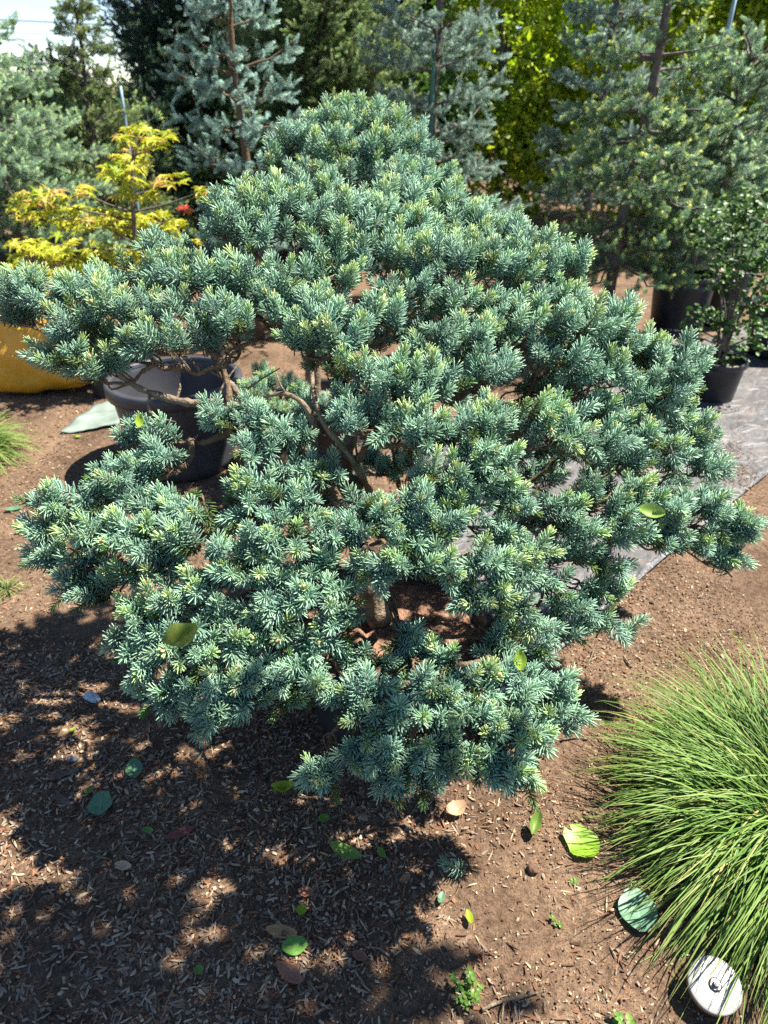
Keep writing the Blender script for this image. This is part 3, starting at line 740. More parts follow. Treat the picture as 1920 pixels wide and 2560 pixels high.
# ------------------------------------------------------------------ pots
def pot(name, xy, r, h, mat, label, soil=True, group=None, rim=0.022, z0=0.0, ribs=0):
    th = thing(name, (xy[0], xy[1], z0), label, "pot", group)
    rb = r * 0.82; t = 0.006
    prof = [(0.001, 0.004), (rb * 0.9, 0.004), (rb, 0.012)]
    for k in range(1, 9):
        f = k / 9; prof.append((rb + (r - rb) * f + (0.002 if ribs and k % 2 else 0), 0.012 + (h - rim * 1.6 - 0.012) * f))
    prof += [(r, h - 0.004), (r - t, h - 0.004), (r - t * 1.6, h - rim), (rb - t, 0.02 if not soil else h * 0.5), (0.001, 0.02 if not soil else h * 0.5)]
    V, F = lathe(prof, 56, xy); V[:, 2] += z0
    sh = part("shell", V, F, mat, th)
    V, F = lathe([(r + 0.0006, h - rim * 1.65), (r + rim * 0.55, h - rim * 1.5), (r + rim * 0.64, h - rim * 0.8), (r + rim * 0.62, h - 0.006), (r + rim * 0.45, h), (r - t * 0.8, h), (r - t * 1.3, h - 0.004), (r - t * 1.5, h - rim * 0.5)], 56, xy); V[:, 2] += z0
    o_ = part("rim", V, F, mat, th); o_.parent = sh
    if soil:
        rr = np.linspace(0.001, r - t * 1.9, 12)
        rs = np.random.default_rng(int(r * 1e4)); pr = [(q, h - rim * 2.2 + 0.006 * rs.normal()) for q in rr]
        V, F = lathe(pr[::-1], 40, xy); V[:, 2] += z0 + 0.005 * vnoise(V[:, 0] * 40, V[:, 1] * 40, 3)
        part("soil", V, F, M['potting'], th)
    return th

pot("nursery_pot", pot_c, 0.27, 0.33, M['pot_black'], "black nursery pot almost hidden under the wide dwarf blue spruce")
ec = at_z(440, 1140); ec = np.array([ec[0], ec[1]])
pe = at_z(436, 1212)
empty_c = (pe[0], pe[1] + 0.24)
pot("nursery_pot", empty_c, 0.285, 0.44, M['pot_grey'], "large empty dark grey nursery pot with thick rim on bare soil", soil=False, rim=0.04)

# ------------------------------------------------------------------ broadleaf helper meshes
def leaf_mesh(name, mat, L=0.09, W=0.05, fold=0.25, curl=0.15, n=7, seed=0, notch=0.0, wavy=0.0, stalk=0.25):
    """leaf along +X lying in XY, folded on its midrib and curled"""
    r = np.random.default_rng(seed); V, F, UA, QA = [], [], [], []
    for i in range(n + 1):
        t = i / n; x = t * L
        w = W * 0.5 * (math.sin(math.pi * min(t * 0.92 + 0.04, 1)) ** 0.75)
        z = curl * L * (t - 0.5) ** 2 * 2
        for s, k in ((-1, 0.5), (-1, 1), (0, 0), (1, 0.5), (1, 1)):
            pass
        row = [(-1.0), (-0.5), 0.0, 0.5, 1.0]
        for q in row:
            wx = wavy * L * math.sin(t * 9 + q * 2 + seed) * abs(q)
            xx = x - (notch * L * abs(q) if t < 0.15 else 0)
            V.append((xx, q * w, z + fold * abs(q) * w + wx + r.normal(0, 0.01) * W)); UA.append(t); QA.append(q)
    for i in range(n):
        for j in range(4):
            a = i * 5 + j; F.append((a, a + 1, a + 6, a + 5))
    b = len(V)
    if stalk:
        tv, tf = tube([[-stalk * L, 0.02 * L, 0.0], [-stalk * L * 0.4, 0, -0.01 * L], [0.02 * L, 0, 0.0]], [0.012 * L, 0.011 * L, 0.010 * L], 4)
        V += list(map(tuple, tv)); F += [tuple(i + b for i in f) for f in tf]; UA += [0] * len(tv); QA += [0] * len(tv)
    return mesh_of(name, V, F, mat, attrs={'lu': UA, 'lq': QA})

def sprig_mesh(name, mat, n=9, L=0.07, W=0.04, spread=0.09, seed=0):
    """small spray of leaves, for far crowns"""
    r = np.random.default_rng(seed); V, F = [], []
    for k in range(n):
        c = r.normal(0, spread * 0.5, 3); d = norm(r.normal(size=3) + np.array([0, 0, -0.2])); s = norm(np.cross(d, r.normal(size=3))); nm = np.cross(s, d)
        l, w = L * r.uniform(0.7, 1.2), W * r.uniform(0.7, 1.2) * 0.5
        q = [c, c + d * l * .35 + s * w + nm * w * .3, c + d * l, c + d * l * .35 - s * w + nm * w * .3, c + d * l * .4]
        b = len(V); V += [tuple(x) for x in q]; F += [(b, b + 1, b + 4), (b + 1, b + 2, b + 4), (b + 2, b + 3, b + 4), (b + 3, b, b + 4)]
    return mesh_of(name, V, F, mat, smooth=False)

def maple_leaf(name, mat, size=0.06, seed=0):
    r = np.random.default_rng(seed); V = [(0, 0, 0)]; F = []
    lobes = [-150, -105, -55, 0, 55, 105, 150]; lens = [0.45, 0.75, 0.95, 1.05, 0.95, 0.75, 0.45]
    ring = []
    for i, (a, l) in enumerate(zip(lobes, lens)):
        a1 = R(a + r.normal(0, 4)); l = l * size * r.uniform(0.9, 1.1)
        for da, f, zz in ((-10, 0.55, 0.05), (0, 1.0, -0.22), (10, 0.55, 0.05)):
            ring.append((l * f * math.cos(a1 + R(da)), l * f * math.sin(a1 + R(da)), size * (zz * f + r.normal(0, 0.03))))
        if i < len(lobes) - 1:
            am = R((a + lobes[i + 1]) / 2); ring.append((0.25 * size * math.cos(am), 0.25 * size * math.sin(am), 0.0))
    V += ring
    F = [(0, i, i + 1) for i in range(1, len(ring))]
    return mesh_of(name, V, F, mat, smooth=False)

# ------------------------------------------------------------------ background spruces
def spruce(base, H, rad, mat, label, seed, px_lean=(0, 0), clear=0.25, whorl=0.16, per=6, dens=1.0, droop=0.25, bark='bark_grey', trunk_r=0.035, group="spruces standing behind the wide dwarf spruce", shoot=0.085, name="blue_spruce", power=0.8, sw=0.0052, nl=0.027):
    r = np.random.default_rng(seed); base = np.asarray(base, float)
    th = thing(name, base, label, "spruce", group)
    lean = np.array([px_lean[0], px_lean[1], 0.0])
    ax = lambda z: base + np.array([0, 0, z]) + lean * (z / H) ** 1.3 + np.array([0.02 * math.sin(z * 3 + seed), 0.02 * math.cos(z * 2.3 + seed), 0]) * min(z, 1)
    acc = Acc(); zs = np.linspace(0, H * 0.985, 22)
    V, F = tube([ax(z) for z in zs], trunk_r * (1 - zs / H) ** 0.8 + 0.006, 9); acc.add(V, F)
    P, D = [], []
    z = clear
    vis_top = 3.4
    while z < H - 0.05:
        f = (z - clear) / (H - clear)
        Lb0 = rad * (1 - f) ** power * (0.55 + 0.45 * min(1, f * 6 + 0.25)) + 0.05
        n = max(4, int(per * r.uniform(0.8, 1.2)))
        a0 = r.uniform(0, 6.28)
        for k in range(n):
            a = a0 + k * 6.283 / n + r.normal(0, 0.22); Lb = Lb0 * r.uniform(0.65, 1.15)
            if base[2] + z > 5.2: continue
            out = np.array([math.cos(a), math.sin(a), 0.0]); s = ax(z + r.normal(0, 0.03))
            rise = 0.55 * f + 0.12 - droop * (1 - f)
            ts = np.linspace(0, 1, 6)
            pth = s + out * (Lb * ts)[:, None] + np.array([0, 0, 1.0]) * (Lb * (rise * ts - droop * 0.6 * ts ** 2 + 0.22 * ts ** 4))[:, None] + r.normal(0, 0.012, (6, 3)) * ts[:, None]
            V, F = tube(pth, np.linspace(0.011, 0.0035, 6) * (0.6 + Lb), 5, cap=False); acc.add(V, F)
            # side twigs with shoots, in a mostly level spray
            side = np.array([-out[1], out[0], 0])
            m = max(4, int(Lb / 0.058 * dens))
            for q in range(m):
                t = 0.22 + 0.78 * (q + r.random()) / m
                p = s + out * Lb * t + np.array([0, 0, Lb * (rise * t - droop * 0.6 * t * t + 0.22 * t ** 4)])
                for sg in (-1, 1):
                    if r.random() < 0.12: continue
                    tl = (0.10 + 0.42 * Lb * (1 - t) ** 0.8) * r.uniform(0.5, 1.1)
                    td = norm(side * sg * 0.9 + out * r.uniform(0.5, 0.9) + np.array([0, 0, r.normal(0.05, 0.22)]))
                    ns = max(1, int(tl / 0.062))
                    for e in range(ns):
                        pe_ = p + td * tl * (e + 1) / ns + np.array([0, 0, -0.03 * droop * e])
                        P.append(pe_); D.append(norm(td + r.normal(0, 0.35, 3) + np.array([0, 0, 0.12])))
                        if r.random() < 0.35:
                            P.append(pe_ + r.normal(0, 0.02, 3)); D.append(norm(td * 0.5 + np.array([0, 0, 0.8]) + r.normal(0, 0.4, 3)))
            P.append(pth[-1]); D.append(norm(pth[-1] - pth[-2] + r.normal(0, 0.1, 3)))
        z += whorl * r.uniform(0.75, 1.2)
    for e in range(10):
        zz = H - 0.03 * e; P.append(ax(zz)); D.append(norm(np.array([0, 0, 1.0]) + r.normal(0, 0.25 + 0.05 * e, 3)))
    part("trunk", acc.V(), acc.f, M[bark], th)
    P, D = np.array(P), np.array(D)
    ok = P[:, 2] > 0.02; P, D = P[ok], D[ok]
    pr = far_protos(mat, seed * 10, L=shoot, w=sw, nl=nl)
    scatter("crown", P - D * 0.03, eulers(D, r.uniform(0, 6.28, len(P))), r.uniform(0.75, 1.2, len(P)), r.integers(0, 3, len(P)), pr, th)
    return th

def gpos(px, Y):            # a base on the ground seen at column px, at distance Y
    v = None
    lo, hi = -0.65, 0.7
    for _ in range(50):
        v = (lo + hi) / 2; d = pixdir(960, 1280 + v * FPX); z = CAM[2] + d[2] * Y / d[1]
        if z > 0: lo = v
        else: hi = v
    return at_y(px, 1280 + v * FPX, Y) * np.array([1, 1, 0])

T = spruce
T(gpos(128, 5.9), 3.4, 0.88, 'far_teal', "blue-green spruce with a bare leaning grey trunk behind the yellow maple", 101, px_lean=(-0.85, 0.2), clear=0.75, dens=0.9, trunk_r=0.075, per=7, droop=0.35)
T(gpos(-330, 6.6), 3.6, 1.3, 'far_blue', "dark blue-green spruce standing past the leaning grey trunk", 117, dens=0.8, per=6, trunk_r=0.06)
T(gpos(302, 6.9), 2.14, 0.55, 'far_olive', "slim dull green spruce with pointed tip against the sky beside a pale blue stake", 102, clear=0.3, droop=0.1, trunk_r=0.03, per=6, whorl=0.15, power=1.15)
T(gpos(215, 8.6), 1.95, 1.0, 'far_fresh', "low fresh green spruce behind the slim pointed one", 103, dens=0.8)
T(gpos(415, 7.6), 1.45, 0.7, 'far_fresh', "short blue-green spruce between the slim pointed spruce and the dark tall one", 104, clear=0.1)
T(gpos(545, 9.2), 4.6, 1.05, 'far_dark', "tall dense dark green conifer under the power lines", 105, clear=0.15, whorl=0.13, per=8, droop=0.0, power=0.5, name="dark_conifer")
T(gpos(652, 5.3), 3.0, 0.38, 'far_pale', "narrow silvery blue spruce in front of the tall dark conifer", 106, clear=0.3, whorl=0.19, per=5, droop=0.2, bark='twig', trunk_r=0.028, dens=0.75, power=0.45)
T(gpos(815, 8.2), 3.7, 1.15, 'far_green', "broad soft green conifer behind the second dwarf spruce", 107, whorl=0.14, per=8, droop=0.05, power=0.6, name="green_conifer")
T(gpos(1070, 5.9), 3.1, 0.62, 'far_blue', "grey-blue spruce tied to a dark green stake", 108, clear=0.35, whorl=0.23, per=6, droop=0.2, trunk_r=0.045, power=0.8)
T(gpos(1445, 6.9), 3.6, 0.55, 'far_blue', "blue spruce rising behind the fresh-tipped one", 109, clear=0.8, whorl=0.22, droop=0.25, trunk_r=0.045, power=0.75)
T(gpos(1500, 5.0), 3.3, 0.60, 'far_fresh', "blue-green spruce with yellow-green fresh tips and dark bare lower trunk", 110, px_lean=(0.16, 0.0), clear=0.62, whorl=0.23, droop=0.35, trunk_r=0.036, power=0.75, dens=0.95)
t11 = gpos(1680, 5.15)
T(t11 + np.array([0, 0, 0.44]), 1.42, 0.52, 'far_teal', "bushy spruce with forked top growing in a tall black pot", 111, px_lean=(0.18, 0.1), clear=0.12, whorl=0.14, droop=0.1, trunk_r=0.045, power=0.5)

# ------------------------------------------------------------------ broadleaf trees behind
def broad(base, H, blobs, mat, label, seed, n, name="broadleaf_tree", L=0.075, W=0.045, trunk_r=0.06, group="leafy trees at the back of the nursery", spread=0.10, leaves=9):
    """blobs: (dx, dy, z, rx, ry, rz)"""
    r = np.random.default_rng(seed); base = np.asarray(base, float)
    th = thing(name, base, label, "tree", group)
    acc = Acc(); top = base + np.array([r.normal(0, .1), r.normal(0, .1), H * 0.75])
    pth = spline([base, base + np.array([r.normal(0, .05), 0, H * 0.3]), top], 6)
    V, F = tube(pth, np.linspace(trunk_r, trunk_r * 0.3, len(pth)), 9); acc.add(V, F)
    P, W_ = [], np.array([b[3] * b[4] * b[5] for b in blobs]) ** (2 / 3); W_ /= W_.sum()
    for b, w in zip(blobs, W_):
        c = base + np.array(b[:3]); rr = np.array(b[3:])
        s = pth[r.integers(2, len(pth))]
        V, F = tube(spline([s, (s + c) / 2 + r.normal(0, .08, 3), c], 4), np.linspace(trunk_r * .5, .012, 9), 6, cap=False); acc.add(V, F)
        m = int(n * w); u = norm(r.normal(size=(m, 3))) * (r.uniform(0.35, 1.0, (m, 1)) ** 0.45)
        u *= 1 + 0.22 * vnoise(u[:, 0] * 3 + seed, u[:, 1] * 3 + u[:, 2] * 3, seed)[:, None]
        p = c + u * rr; P.append(p)
        for e in p[r.permutation(m)[:14]]:
            V, F = tube([c, (c + e) / 2 + r.normal(0, .04, 3), e], [.012, .008, .004], 4, cap=False); acc.add(V, F)
    part("trunk", acc.V(), acc.f, M['bark_grey'], th)
    P = np.concatenate(P); P = P[P[:, 2] > 0.05]
    pr = [proto("sprig%d_%d" % (seed, i), sprig_mesh("sprig", M[mat], n=leaves, L=L, W=W, spread=spread, seed=seed * 7 + i)) for i in range(4)]
    d = norm(r.normal(size=P.shape) + np.array([0, 0, 0.5]))
    scatter("crown", P, eulers(d, r.uniform(0, 6.28, len(P))), r.uniform(0.7, 1.3, len(P)), r.integers(0, 4, len(P)), pr, th)
    return th

B = broad
B(gpos(1340, 11.5), 4.6, [(0, 0, 2.3, 1.5, 1.2, 1.0), (-1.0, 0, 1.5, 1.0, 0.9, 0.8), (0.9, 0.2, 3.4, 1.2, 1.0, 0.9), (-0.6, 0, 3.6, 1.1, 1.0, 0.9), (0.3, -0.2, 1.0, 1.2, .9, .7)], 'leaf_yellow', "sunlit yellow-green leafy tree behind the grey-blue spruce", 201, 2600)
B(gpos(1760, 11.0), 4.8, [(0, 0, 2.6, 1.4, 1.2, 1.0), (1.0, 0, 3.2, 1.3, 1.0, 1.0), (-0.8, 0.1, 3.5, 1.2, 1.0, 0.9), (0.9, -.2, 1.7, 1.3, 1.0, 0.8), (-.6, 0, 1.6, 1., .9, .7)], 'leaf_yellow', "sunlit yellow-green leafy tree behind the forked-top spruce", 202, 2800)
B(gpos(1000, 10.6), 4.5, [(0, 0, 2.6, .75, .9, 1.1), (-.1, 0, 1.5, .8, .8, .9), (0.1, 0, 3.6, .8, .8, .8)], 'leaf_dark', "dark glossy evergreen tree behind the grey-blue spruce", 203, 1900)
B(gpos(850, 12.5), 4.2, [(0, 0, 3.1, .9, .8, .8), (0, 0, 2.0, 1.0, .9, .9)], 'leaf_yellow', "bright yellow-green tree showing over the soft green conifer", 204, 1300)
B(gpos(2200, 9.5), 4.2, [(0, 0, 2.6, 1.4, 1.2, 1.2), (-.3, 0, 1.3, 1.3, 1.2, 1.0)], 'leaf_mid', "mid green leafy tree beyond the yellow-green ones", 205, 1700)
B(gpos(560, 15.0), 3.6, [(0, 0, 2.0, 1.6, 1.2, 1.4), (1.6, 0, 1.6, 1.4, 1.2, 1.2), (-1.0, 0, 1.1, 1.2, 1, .9)], 'leaf_dark', "dark leafy tree behind the tall dark conifer", 206, 1700)
B(gpos(180, 14.0), 1.9, [(0, 0, .95, 1.5, 1.2, .75), (1.8, 0, .9, 1.4, 1.2, .7), (-1.7, 0, 1.1, 1.3, 1, .9)], 'leaf_mid', "low leafy thicket of a tree under the open sky", 207, 2000)
B(gpos(-700, 10.0), 4.6, [(0, 0, 2.6, 1.8, 1.4, 1.4), (.9, 0, 1.4, 1.5, 1.2, 1.0)], 'leaf_dark', "dark leafy tree beyond the leaning grey trunk", 208, 1700)
B(gpos(1180, 17), 4.0, [(0, 0, 1.8, 2.2, 1.3, 1.5), (2.5, 0, 1.8, 2.2, 1.3, 1.5), (5.5, 0, 2, 2.2, 1.3, 1.6), (-2.4, 0, 1.7, 1.8, 1.3, 1.4)], 'leaf_dark', "dark leafy tree closing the view behind the yellow-green trees", 209, 3000, L=.11, W=.07)

B(gpos(1230, 9.4), 3.4, [(0, 0, 1.9, .9, .8, .9), (-.1, 0, .9, .95, .8, .7), (.2, 0, 2.8, .8, .7, .7), (.7, .2, 1.2, .7, .7, .8)], 'leaf_yellow', "bright yellow-green tree leafy to the ground beside the grey-blue spruce", 210, 2300)
B(gpos(1600, 9.0), 3.2, [(0, 0, 1.7, 1.1, .8, .9), (.2, 0, .8, 1.1, .8, .6), (.2, 0, 2.7, 1.0, .7, .7)], 'leaf_yellow', "yellow-green leafy tree right behind the fresh-tipped spruce", 211, 2200)
B(gpos(1930, 8.6), 3.6, [(0, 0, 1.9, 1.1, .8, 1.0), (-.1, 0, .8, 1.1, .8, .7), (0, 0, 3.0, 1.0, .7, .7)], 'leaf_yellow', "yellow-green leafy tree behind the leafy potted shrub", 212, 2300)
B(gpos(960, 8.9), 2.0, [(0, 0, .8, .9, .7, .7), (.2, 0, 1.4, .8, .6, .6)], 'leaf_mid', "low mid green leafy tree behind the second dwarf spruce", 213, 1300)
B(gpos(60, 9.0), 2.3, [(0, 0, 1.0, 1.2, .8, .8), (-.9, 0, 1.3, 1.0, .8, .9)], 'leaf_dark', "dark leafy tree behind the leaning grey trunk", 214, 1300)

# cloud-pruned pine by the power lines
cp = gpos(405, 13.0); r_ = np.random.default_rng(31)
th = thing("cloud_pine", cp, "cloud-pruned pine with rounded tufts under the power lines", "pine")
acc = Acc(); tp = spline([cp, cp + [0.1, 0, 1.0], cp + [-0.05, 0, 2.0], cp + [0.08, 0, 3.2]], 6); V, F = tube(tp, np.linspace(.05, .015, len(tp)), 7); acc.add(V, F)
P = []
for (dx, z, rx) in ((-.25, 2.05, .30), (.22, 2.22, .24), (-.10, 2.45, .26), (.28, 2.62, .26), (-.18, 2.85, .28), (.15, 3.1, .3), (.1, 1.7, .3), (-.2, 1.4, .3)):
    c = cp + np.array([dx, 0, z]); V, F = tube([tp[len(tp) // 2] * [1, 1, 0] + [0, 0, z - .1], c], [.015, .01], 5); acc.add(V, F)
    u = norm(r_.normal(size=(130, 3))) * r_.uniform(.6, 1, (130, 1)); P.append(c + u * [rx, rx, rx * .5])
part("trunk", acc.V(), acc.f, M['bark_grey'], th); P = np.concatenate(P)
d = norm(r_.normal(size=P.shape) + [0, 0, .6])
scatter("crown", P, eulers(d, r_.uniform(0, 6, len(P))), np.full(len(P), 1.0), r_.integers(0, 3, len(P)), far_protos('far_olive', 77), th)

# power lines between poles that stand outside the view
for k, (py0, py1, sag) in enumerate(((46, 60, 0.12), (78, 88, 0.10), (92, 100, 0.10))):
    a = at_y(150, py0, 28.0); b = at_y(520, py1, 28.0); dirv = (b - a)
    A, Bp = a - dirv * 1.5, b + dirv * 1.5
    ts = np.linspace(0, 1, 24)[:, None]; pth = A * (1 - ts) + Bp * ts; pth[:, 2] -= sag * 4 * (ts[:, 0] * (1 - ts[:, 0]))
    V, F = tube(pth, 0.016 if k == 0 else 0.009, 6)
    o = link("power_line", mesh_of("power_line", V, F, M['wire']))
    tag(o, ["thick upper power line crossing the gap of sky", "thin middle power line crossing the gap of sky", "thin lowest power line crossing the gap of sky"][k], "power line")

# stakes
def stake(a, b, r, mat, label):
    V, F = tube(spline([a, (a + b) / 2, b], 5), r, 8)
    tag(link("plant_stake", mesh_of("plant_stake", V, F, M[mat])), label, "stake")
s = at_y(1086, 100, 5.8); stake(np.array([at_y(1062, 620, 5.8)[0], 5.8, 0.0]), s, 0.014, 'stake_green', "dark green plant stake upright beside the grey-blue spruce trunk")
s = at_y(301, 215, 6.85); stake(np.array([s[0] - 0.02, 6.85, 0]), s, 0.011, 'stake_blue', "pale blue plant stake beside the slim pointed spruce")
s = at_y(1850, -60, 5.3); s2 = at_y(1798, 170, 5.3); dd = (s2 - s) / (s[2] - s2[2]); stake(s + dd * s[2], s, 0.013, 'stake_blue', "pale blue-green stake leaning over the forked-top spruce")

# ------------------------------------------------------------------ second and third mound spruces
behind = dpads([(560, 330, 0, 0, 0)][:0] + [
    (800, 265, 62, 34, 3.25), (700, 285, 60, 32, 3.2), (740, 250, 50, 26, 3.3), (860, 290, 62, 34, 3.2), (640, 310, 50, 34, 3.1), (720, 330, 70, 38, 3.05), (800, 330, 70, 38, 3.05), (890, 330, 58, 34, 3.1), (620, 355, 45, 28, 3.05),
    (830, 375, 70, 34, 2.98), (910, 385, 50, 30, 3.0), (740, 385, 70, 34, 2.95), (670, 380, 55, 30, 2.98), (960, 420, 50, 30, 3.0), (1030, 465, 55, 28, 2.95), (1070, 475, 40, 24, 2.95), (870, 420, 70, 34, 2.95), (560, 300, 0.1, 0.1, 3.2)][:-1])
sb = np.array([-0.32, 3.25, 0])
h2 = thing("globe_spruce", sb, "second dwarf blue spruce rising directly behind the wide one", "spruce")
mound_spruce(h2, behind, (sb[0], sb[1], 0.2), (sb[0], sb[1] - .05, 0.85), 21, spacing=0.05, n_parts=0, scale=1.25)
pot("nursery_pot", sb[:2], 0.24, 0.34, M['pot_black'], "black nursery pot holding the second dwarf spruce")
small = [(690, 975, 62, 36, 2.75, 1), (630, 990, 45, 30, 2.7, 1), (745, 995, 45, 32, 2.72, 1), (690, 1030, 60, 32, 2.66, 1), (650, 940, 40, 26, 2.8, 1), (730, 1040, 40, 26, 2.66, 1), (640, 1045, 40, 26, 2.66)]
c3 = at_y(690, 1010, 2.78)
h3 = thing("globe_spruce", (c3[0], c3[1], 0), "small pale dwarf spruce in the gap beside the large empty pot", "spruce")
mound_spruce(h3, small, (c3[0], c3[1], 0.2), (c3[0], c3[1], c3[2] - 0.05), 23, spacing=0.036, n_parts=0, scale=0.8)
pot("nursery_pot", c3[:2], 0.14, 0.26, M['pot_black'], "small black nursery pot holding the small pale dwarf spruce")

# pots of the trees behind
pot("nursery_pot", t11[:2], 0.20, 0.50, M['pot_black'], "tall black nursery pot with lit soil holding the forked-top spruce", rim=0.03)
g = gpos(1790, 5.7); pot("nursery_pot", g[:2], 0.19, 0.42, M['pot_black'], "black nursery pot behind the tall pot of the forked-top spruce")
g = gpos(1655, 4.55); pot("nursery_pot", g[:2], 0.16, 0.24, M['pot_black'], "low black nursery pot in front of the tall potted spruce")
g = gpos(1500, 5.0); pot("nursery_pot", g[:2], 0.2, 0.3, M['pot_black'], "black nursery pot under the fresh-tipped spruce")
g = gpos(60, 6.3); pot("nursery_pot", g[:2] + [-.1, 0], 0.30, 0.5, M['pot_black'], "broad black nursery pot beside the leaning grey trunk")
g = gpos(1305, 6.2); pot("bucket", g[:2], 0.12, 0.30, M['pot_white'], "white plastic bucket behind the wide dwarf spruce", soil=False)
g = gpos(345, 4.45); mp = g
pot("nursery_pot", g[:2], 0.15, 0.33, M['pot_grey'], "grey nursery pot holding the yellow maple")
g = gpos(1905, 4.9); pot("nursery_pot", g[:2] + [.1, 0], 0.24, 0.36, M['pot_black'], "black nursery pot past the leafy potted shrub")
g = gpos(262, 4.15); pot("nursery_pot", g[:2], 0.07, 0.2, M['pot_black'], "little black pot squeezed between the orange sack and the empty pot")

# ------------------------------------------------------------------ leaf plants whose leaves are objects
def leaf_parts(th, P, rot, S, K, meshes, n_obj, stuff_name="foliage"):
    pr = project(P); vis = (pr[:, 0] > 0) & (pr[:, 0] < 1920) & (pr[:, 1] > 0) & (pr[:, 1] < 2560)
    order = np.argsort(np.where(vis, pr[:, 2] / S, 1e6))[:n_obj]
    off = np.array(th.location); ch = np.zeros(len(P), bool)
    for i in order:
        if not vis[i]: break
        ch[i] = True; link("leaf", meshes[K[i]], th, loc=P[i] - off, rot=rot[i], scl=S[i])
    if (~ch).any():
        scatter(stuff_name, P[~ch], rot[~ch], S[~ch], K[~ch], [proto("lp%d" % i, m) for i, m in enumerate(meshes)], th)

# yellow maple
mth = thing("maple", mp, "small yellow-green maple with orange-tinged star leaves in a grey pot", "maple")
mz = np.array([mp[0], mp[1], 0.0]); rm = np.random.default_rng(41)
mtop = at_y(335, 350, 4.45)
tp = spline([mz + [0, 0, .2], at_y(338, 700, 4.45), at_y(337, 590, 4.45), at_y(330, 470, 4.45), mtop], 6)
acc = Acc(); V, F = tube(tp, np.linspace(.022, .007, len(tp)), 8); acc.add(V, F)
mpads = [(347, 345, 75, 34, 1), (320, 400, 60, 26, 1), (300, 430, 75, 22, 0), (98, 495, 80, 24, 1), (90, 530, 70, 30, 0), (205, 480, 42, 18, 1), (230, 545, 110, 34, 0), (320, 560, 60, 28, 0), (130, 610, 100, 28, 0), (120, 655, 130, 34, 0), (60, 690, 90, 30, 0), (180, 700, 80, 28, 0),
         (428, 450, 55, 18, 1), (340, 480, 55, 22, 0), (400, 555, 62, 24, 0), (330, 620, 85, 24, 0), (440, 610, 60, 22, 0), (500, 480, 26, 9, 1), (463, 524, 14, 9, 2), (280, 650, 90, 24, 0), (420, 340, 18, 12, 1)]
meshes = [maple_leaf("leaf_a", M['maple'], .072, 1), maple_leaf("leaf_b", M['maple'], .07, 2), maple_leaf("leaf_c", M['maple_orange'], .06, 3), maple_leaf("leaf_d", M['maple_red'], .05, 4)]
P, D, K = [], [], []
for (x, y, rx, ry, tn) in mpads:
    Y = 4.45 + rm.normal(0, .12) - (0.15 if y > 600 else 0); c = at_y(x, y, Y); dep = depth_of(c); a, cz = rx * dep / FPX, ry * dep / FPX
    s0 = tp[min(int(np.abs(tp[:, 2] - (c[2] - .12)).argmin()), len(tp) - 1)]
    V, F = tube(spline([s0, (s0 + c) / 2 + [0, 0, -.01], c], 4), np.linspace(.007, .0025, 9), 5); acc.add(V, F)
    n = max(5, int(a * cz / 0.00036)) if tn < 2 else 4
    u = norm(rm.normal(size=(n, 3))) * rm.uniform(.2, 1, (n, 1)) ** .5
    p = c + u * [a, a * .7, cz]; P.append(p); D.append(norm(rm.normal(0, .28, (n, 3)) + [0, -.25, 1]))
    k = rm.integers(0, 2, n); k[rm.random(n) < (.25 if tn == 1 else .04)] = 2
    if tn == 2: k[:] = 3
    K.append(k)
P, D, K = map(np.concatenate, (P, D, K))
part("trunk", acc.V(), acc.f, M['bark_grey'], mth)
leaf_parts(mth, P, eulers(D, rm.uniform(0, 6.28, len(P))), rm.uniform(.7, 1.15, len(P)), K, meshes, 300)

# leafy potted shrub at the edge
sc = at_z(1800, 1020); sc = np.array([sc[0], sc[1] + 0.13, 0])
pot("nursery_pot", sc[:2], 0.135, 0.25, M['pot_black'], "ribbed black nursery pot holding the leafy green shrub", ribs=1)
sth = thing("leafy_shrub", sc, "bushy dark green shrub with small rounded leaves in a ribbed black pot", "shrub")
rs = np.random.default_rng(51); acc = Acc(); P, D = [], []
spads = [(1830, 540, 80, 50), (1900, 560, 70, 60), (1770, 590, 60, 40), (1850, 640, 80, 60), (1920, 680, 60, 70), (1800, 690, 60, 45), (1880, 740, 70, 50), (1840, 800, 70, 45), (1760, 790, 50, 25), (1720, 815, 36, 14), (1900, 840, 50, 40), (1820, 870, 60, 28), (1800, 905, 45, 14), (1870, 500, 60, 40), (1735, 840, 30, 12)]
for (x, y, rx, ry) in spads:
    c = at_y(x, y, sc[1] + rs.normal(0, .08)); dep = depth_of(c); a, cz = rx * dep / FPX, ry * dep / FPX
    b0 = sc + [rs.normal(0, .02), rs.normal(0, .02), .2]
    V, F = tube(spline([b0, b0 * .5 + c * .5 + [-(c[0] - sc[0]) * .25, 0, .03], c], 5), np.linspace(.008, .003, 11), 5); acc.add(V, F)
    n = int(a * cz / .00011); u = norm(rs.normal(size=(n, 3))) * rs.uniform(.1, 1, (n, 1)) ** .45
    P.append(c + u * [a, a, cz]); D.append(norm(rs.normal(0, .45, (n, 3)) + [0, -.2, .8]))
P, D = np.concatenate(P), np.concatenate(D)
part("stem", acc.V(), acc.f, M['bark_grey'], sth)
leaf_parts(sth, P, eulers(D, rs.uniform(0, 6.28, len(P))), rs.uniform(.7, 1.2, len(P)), rs.integers(0, 2, len(P)), [leaf_mesh("leaf_a", M['leaf_shrub'], .034, .026, n=4, stalk=0, seed=1), leaf_mesh("leaf_b", M['leaf_shrub'], .03, .022, n=4, stalk=0, seed=2)], 300)

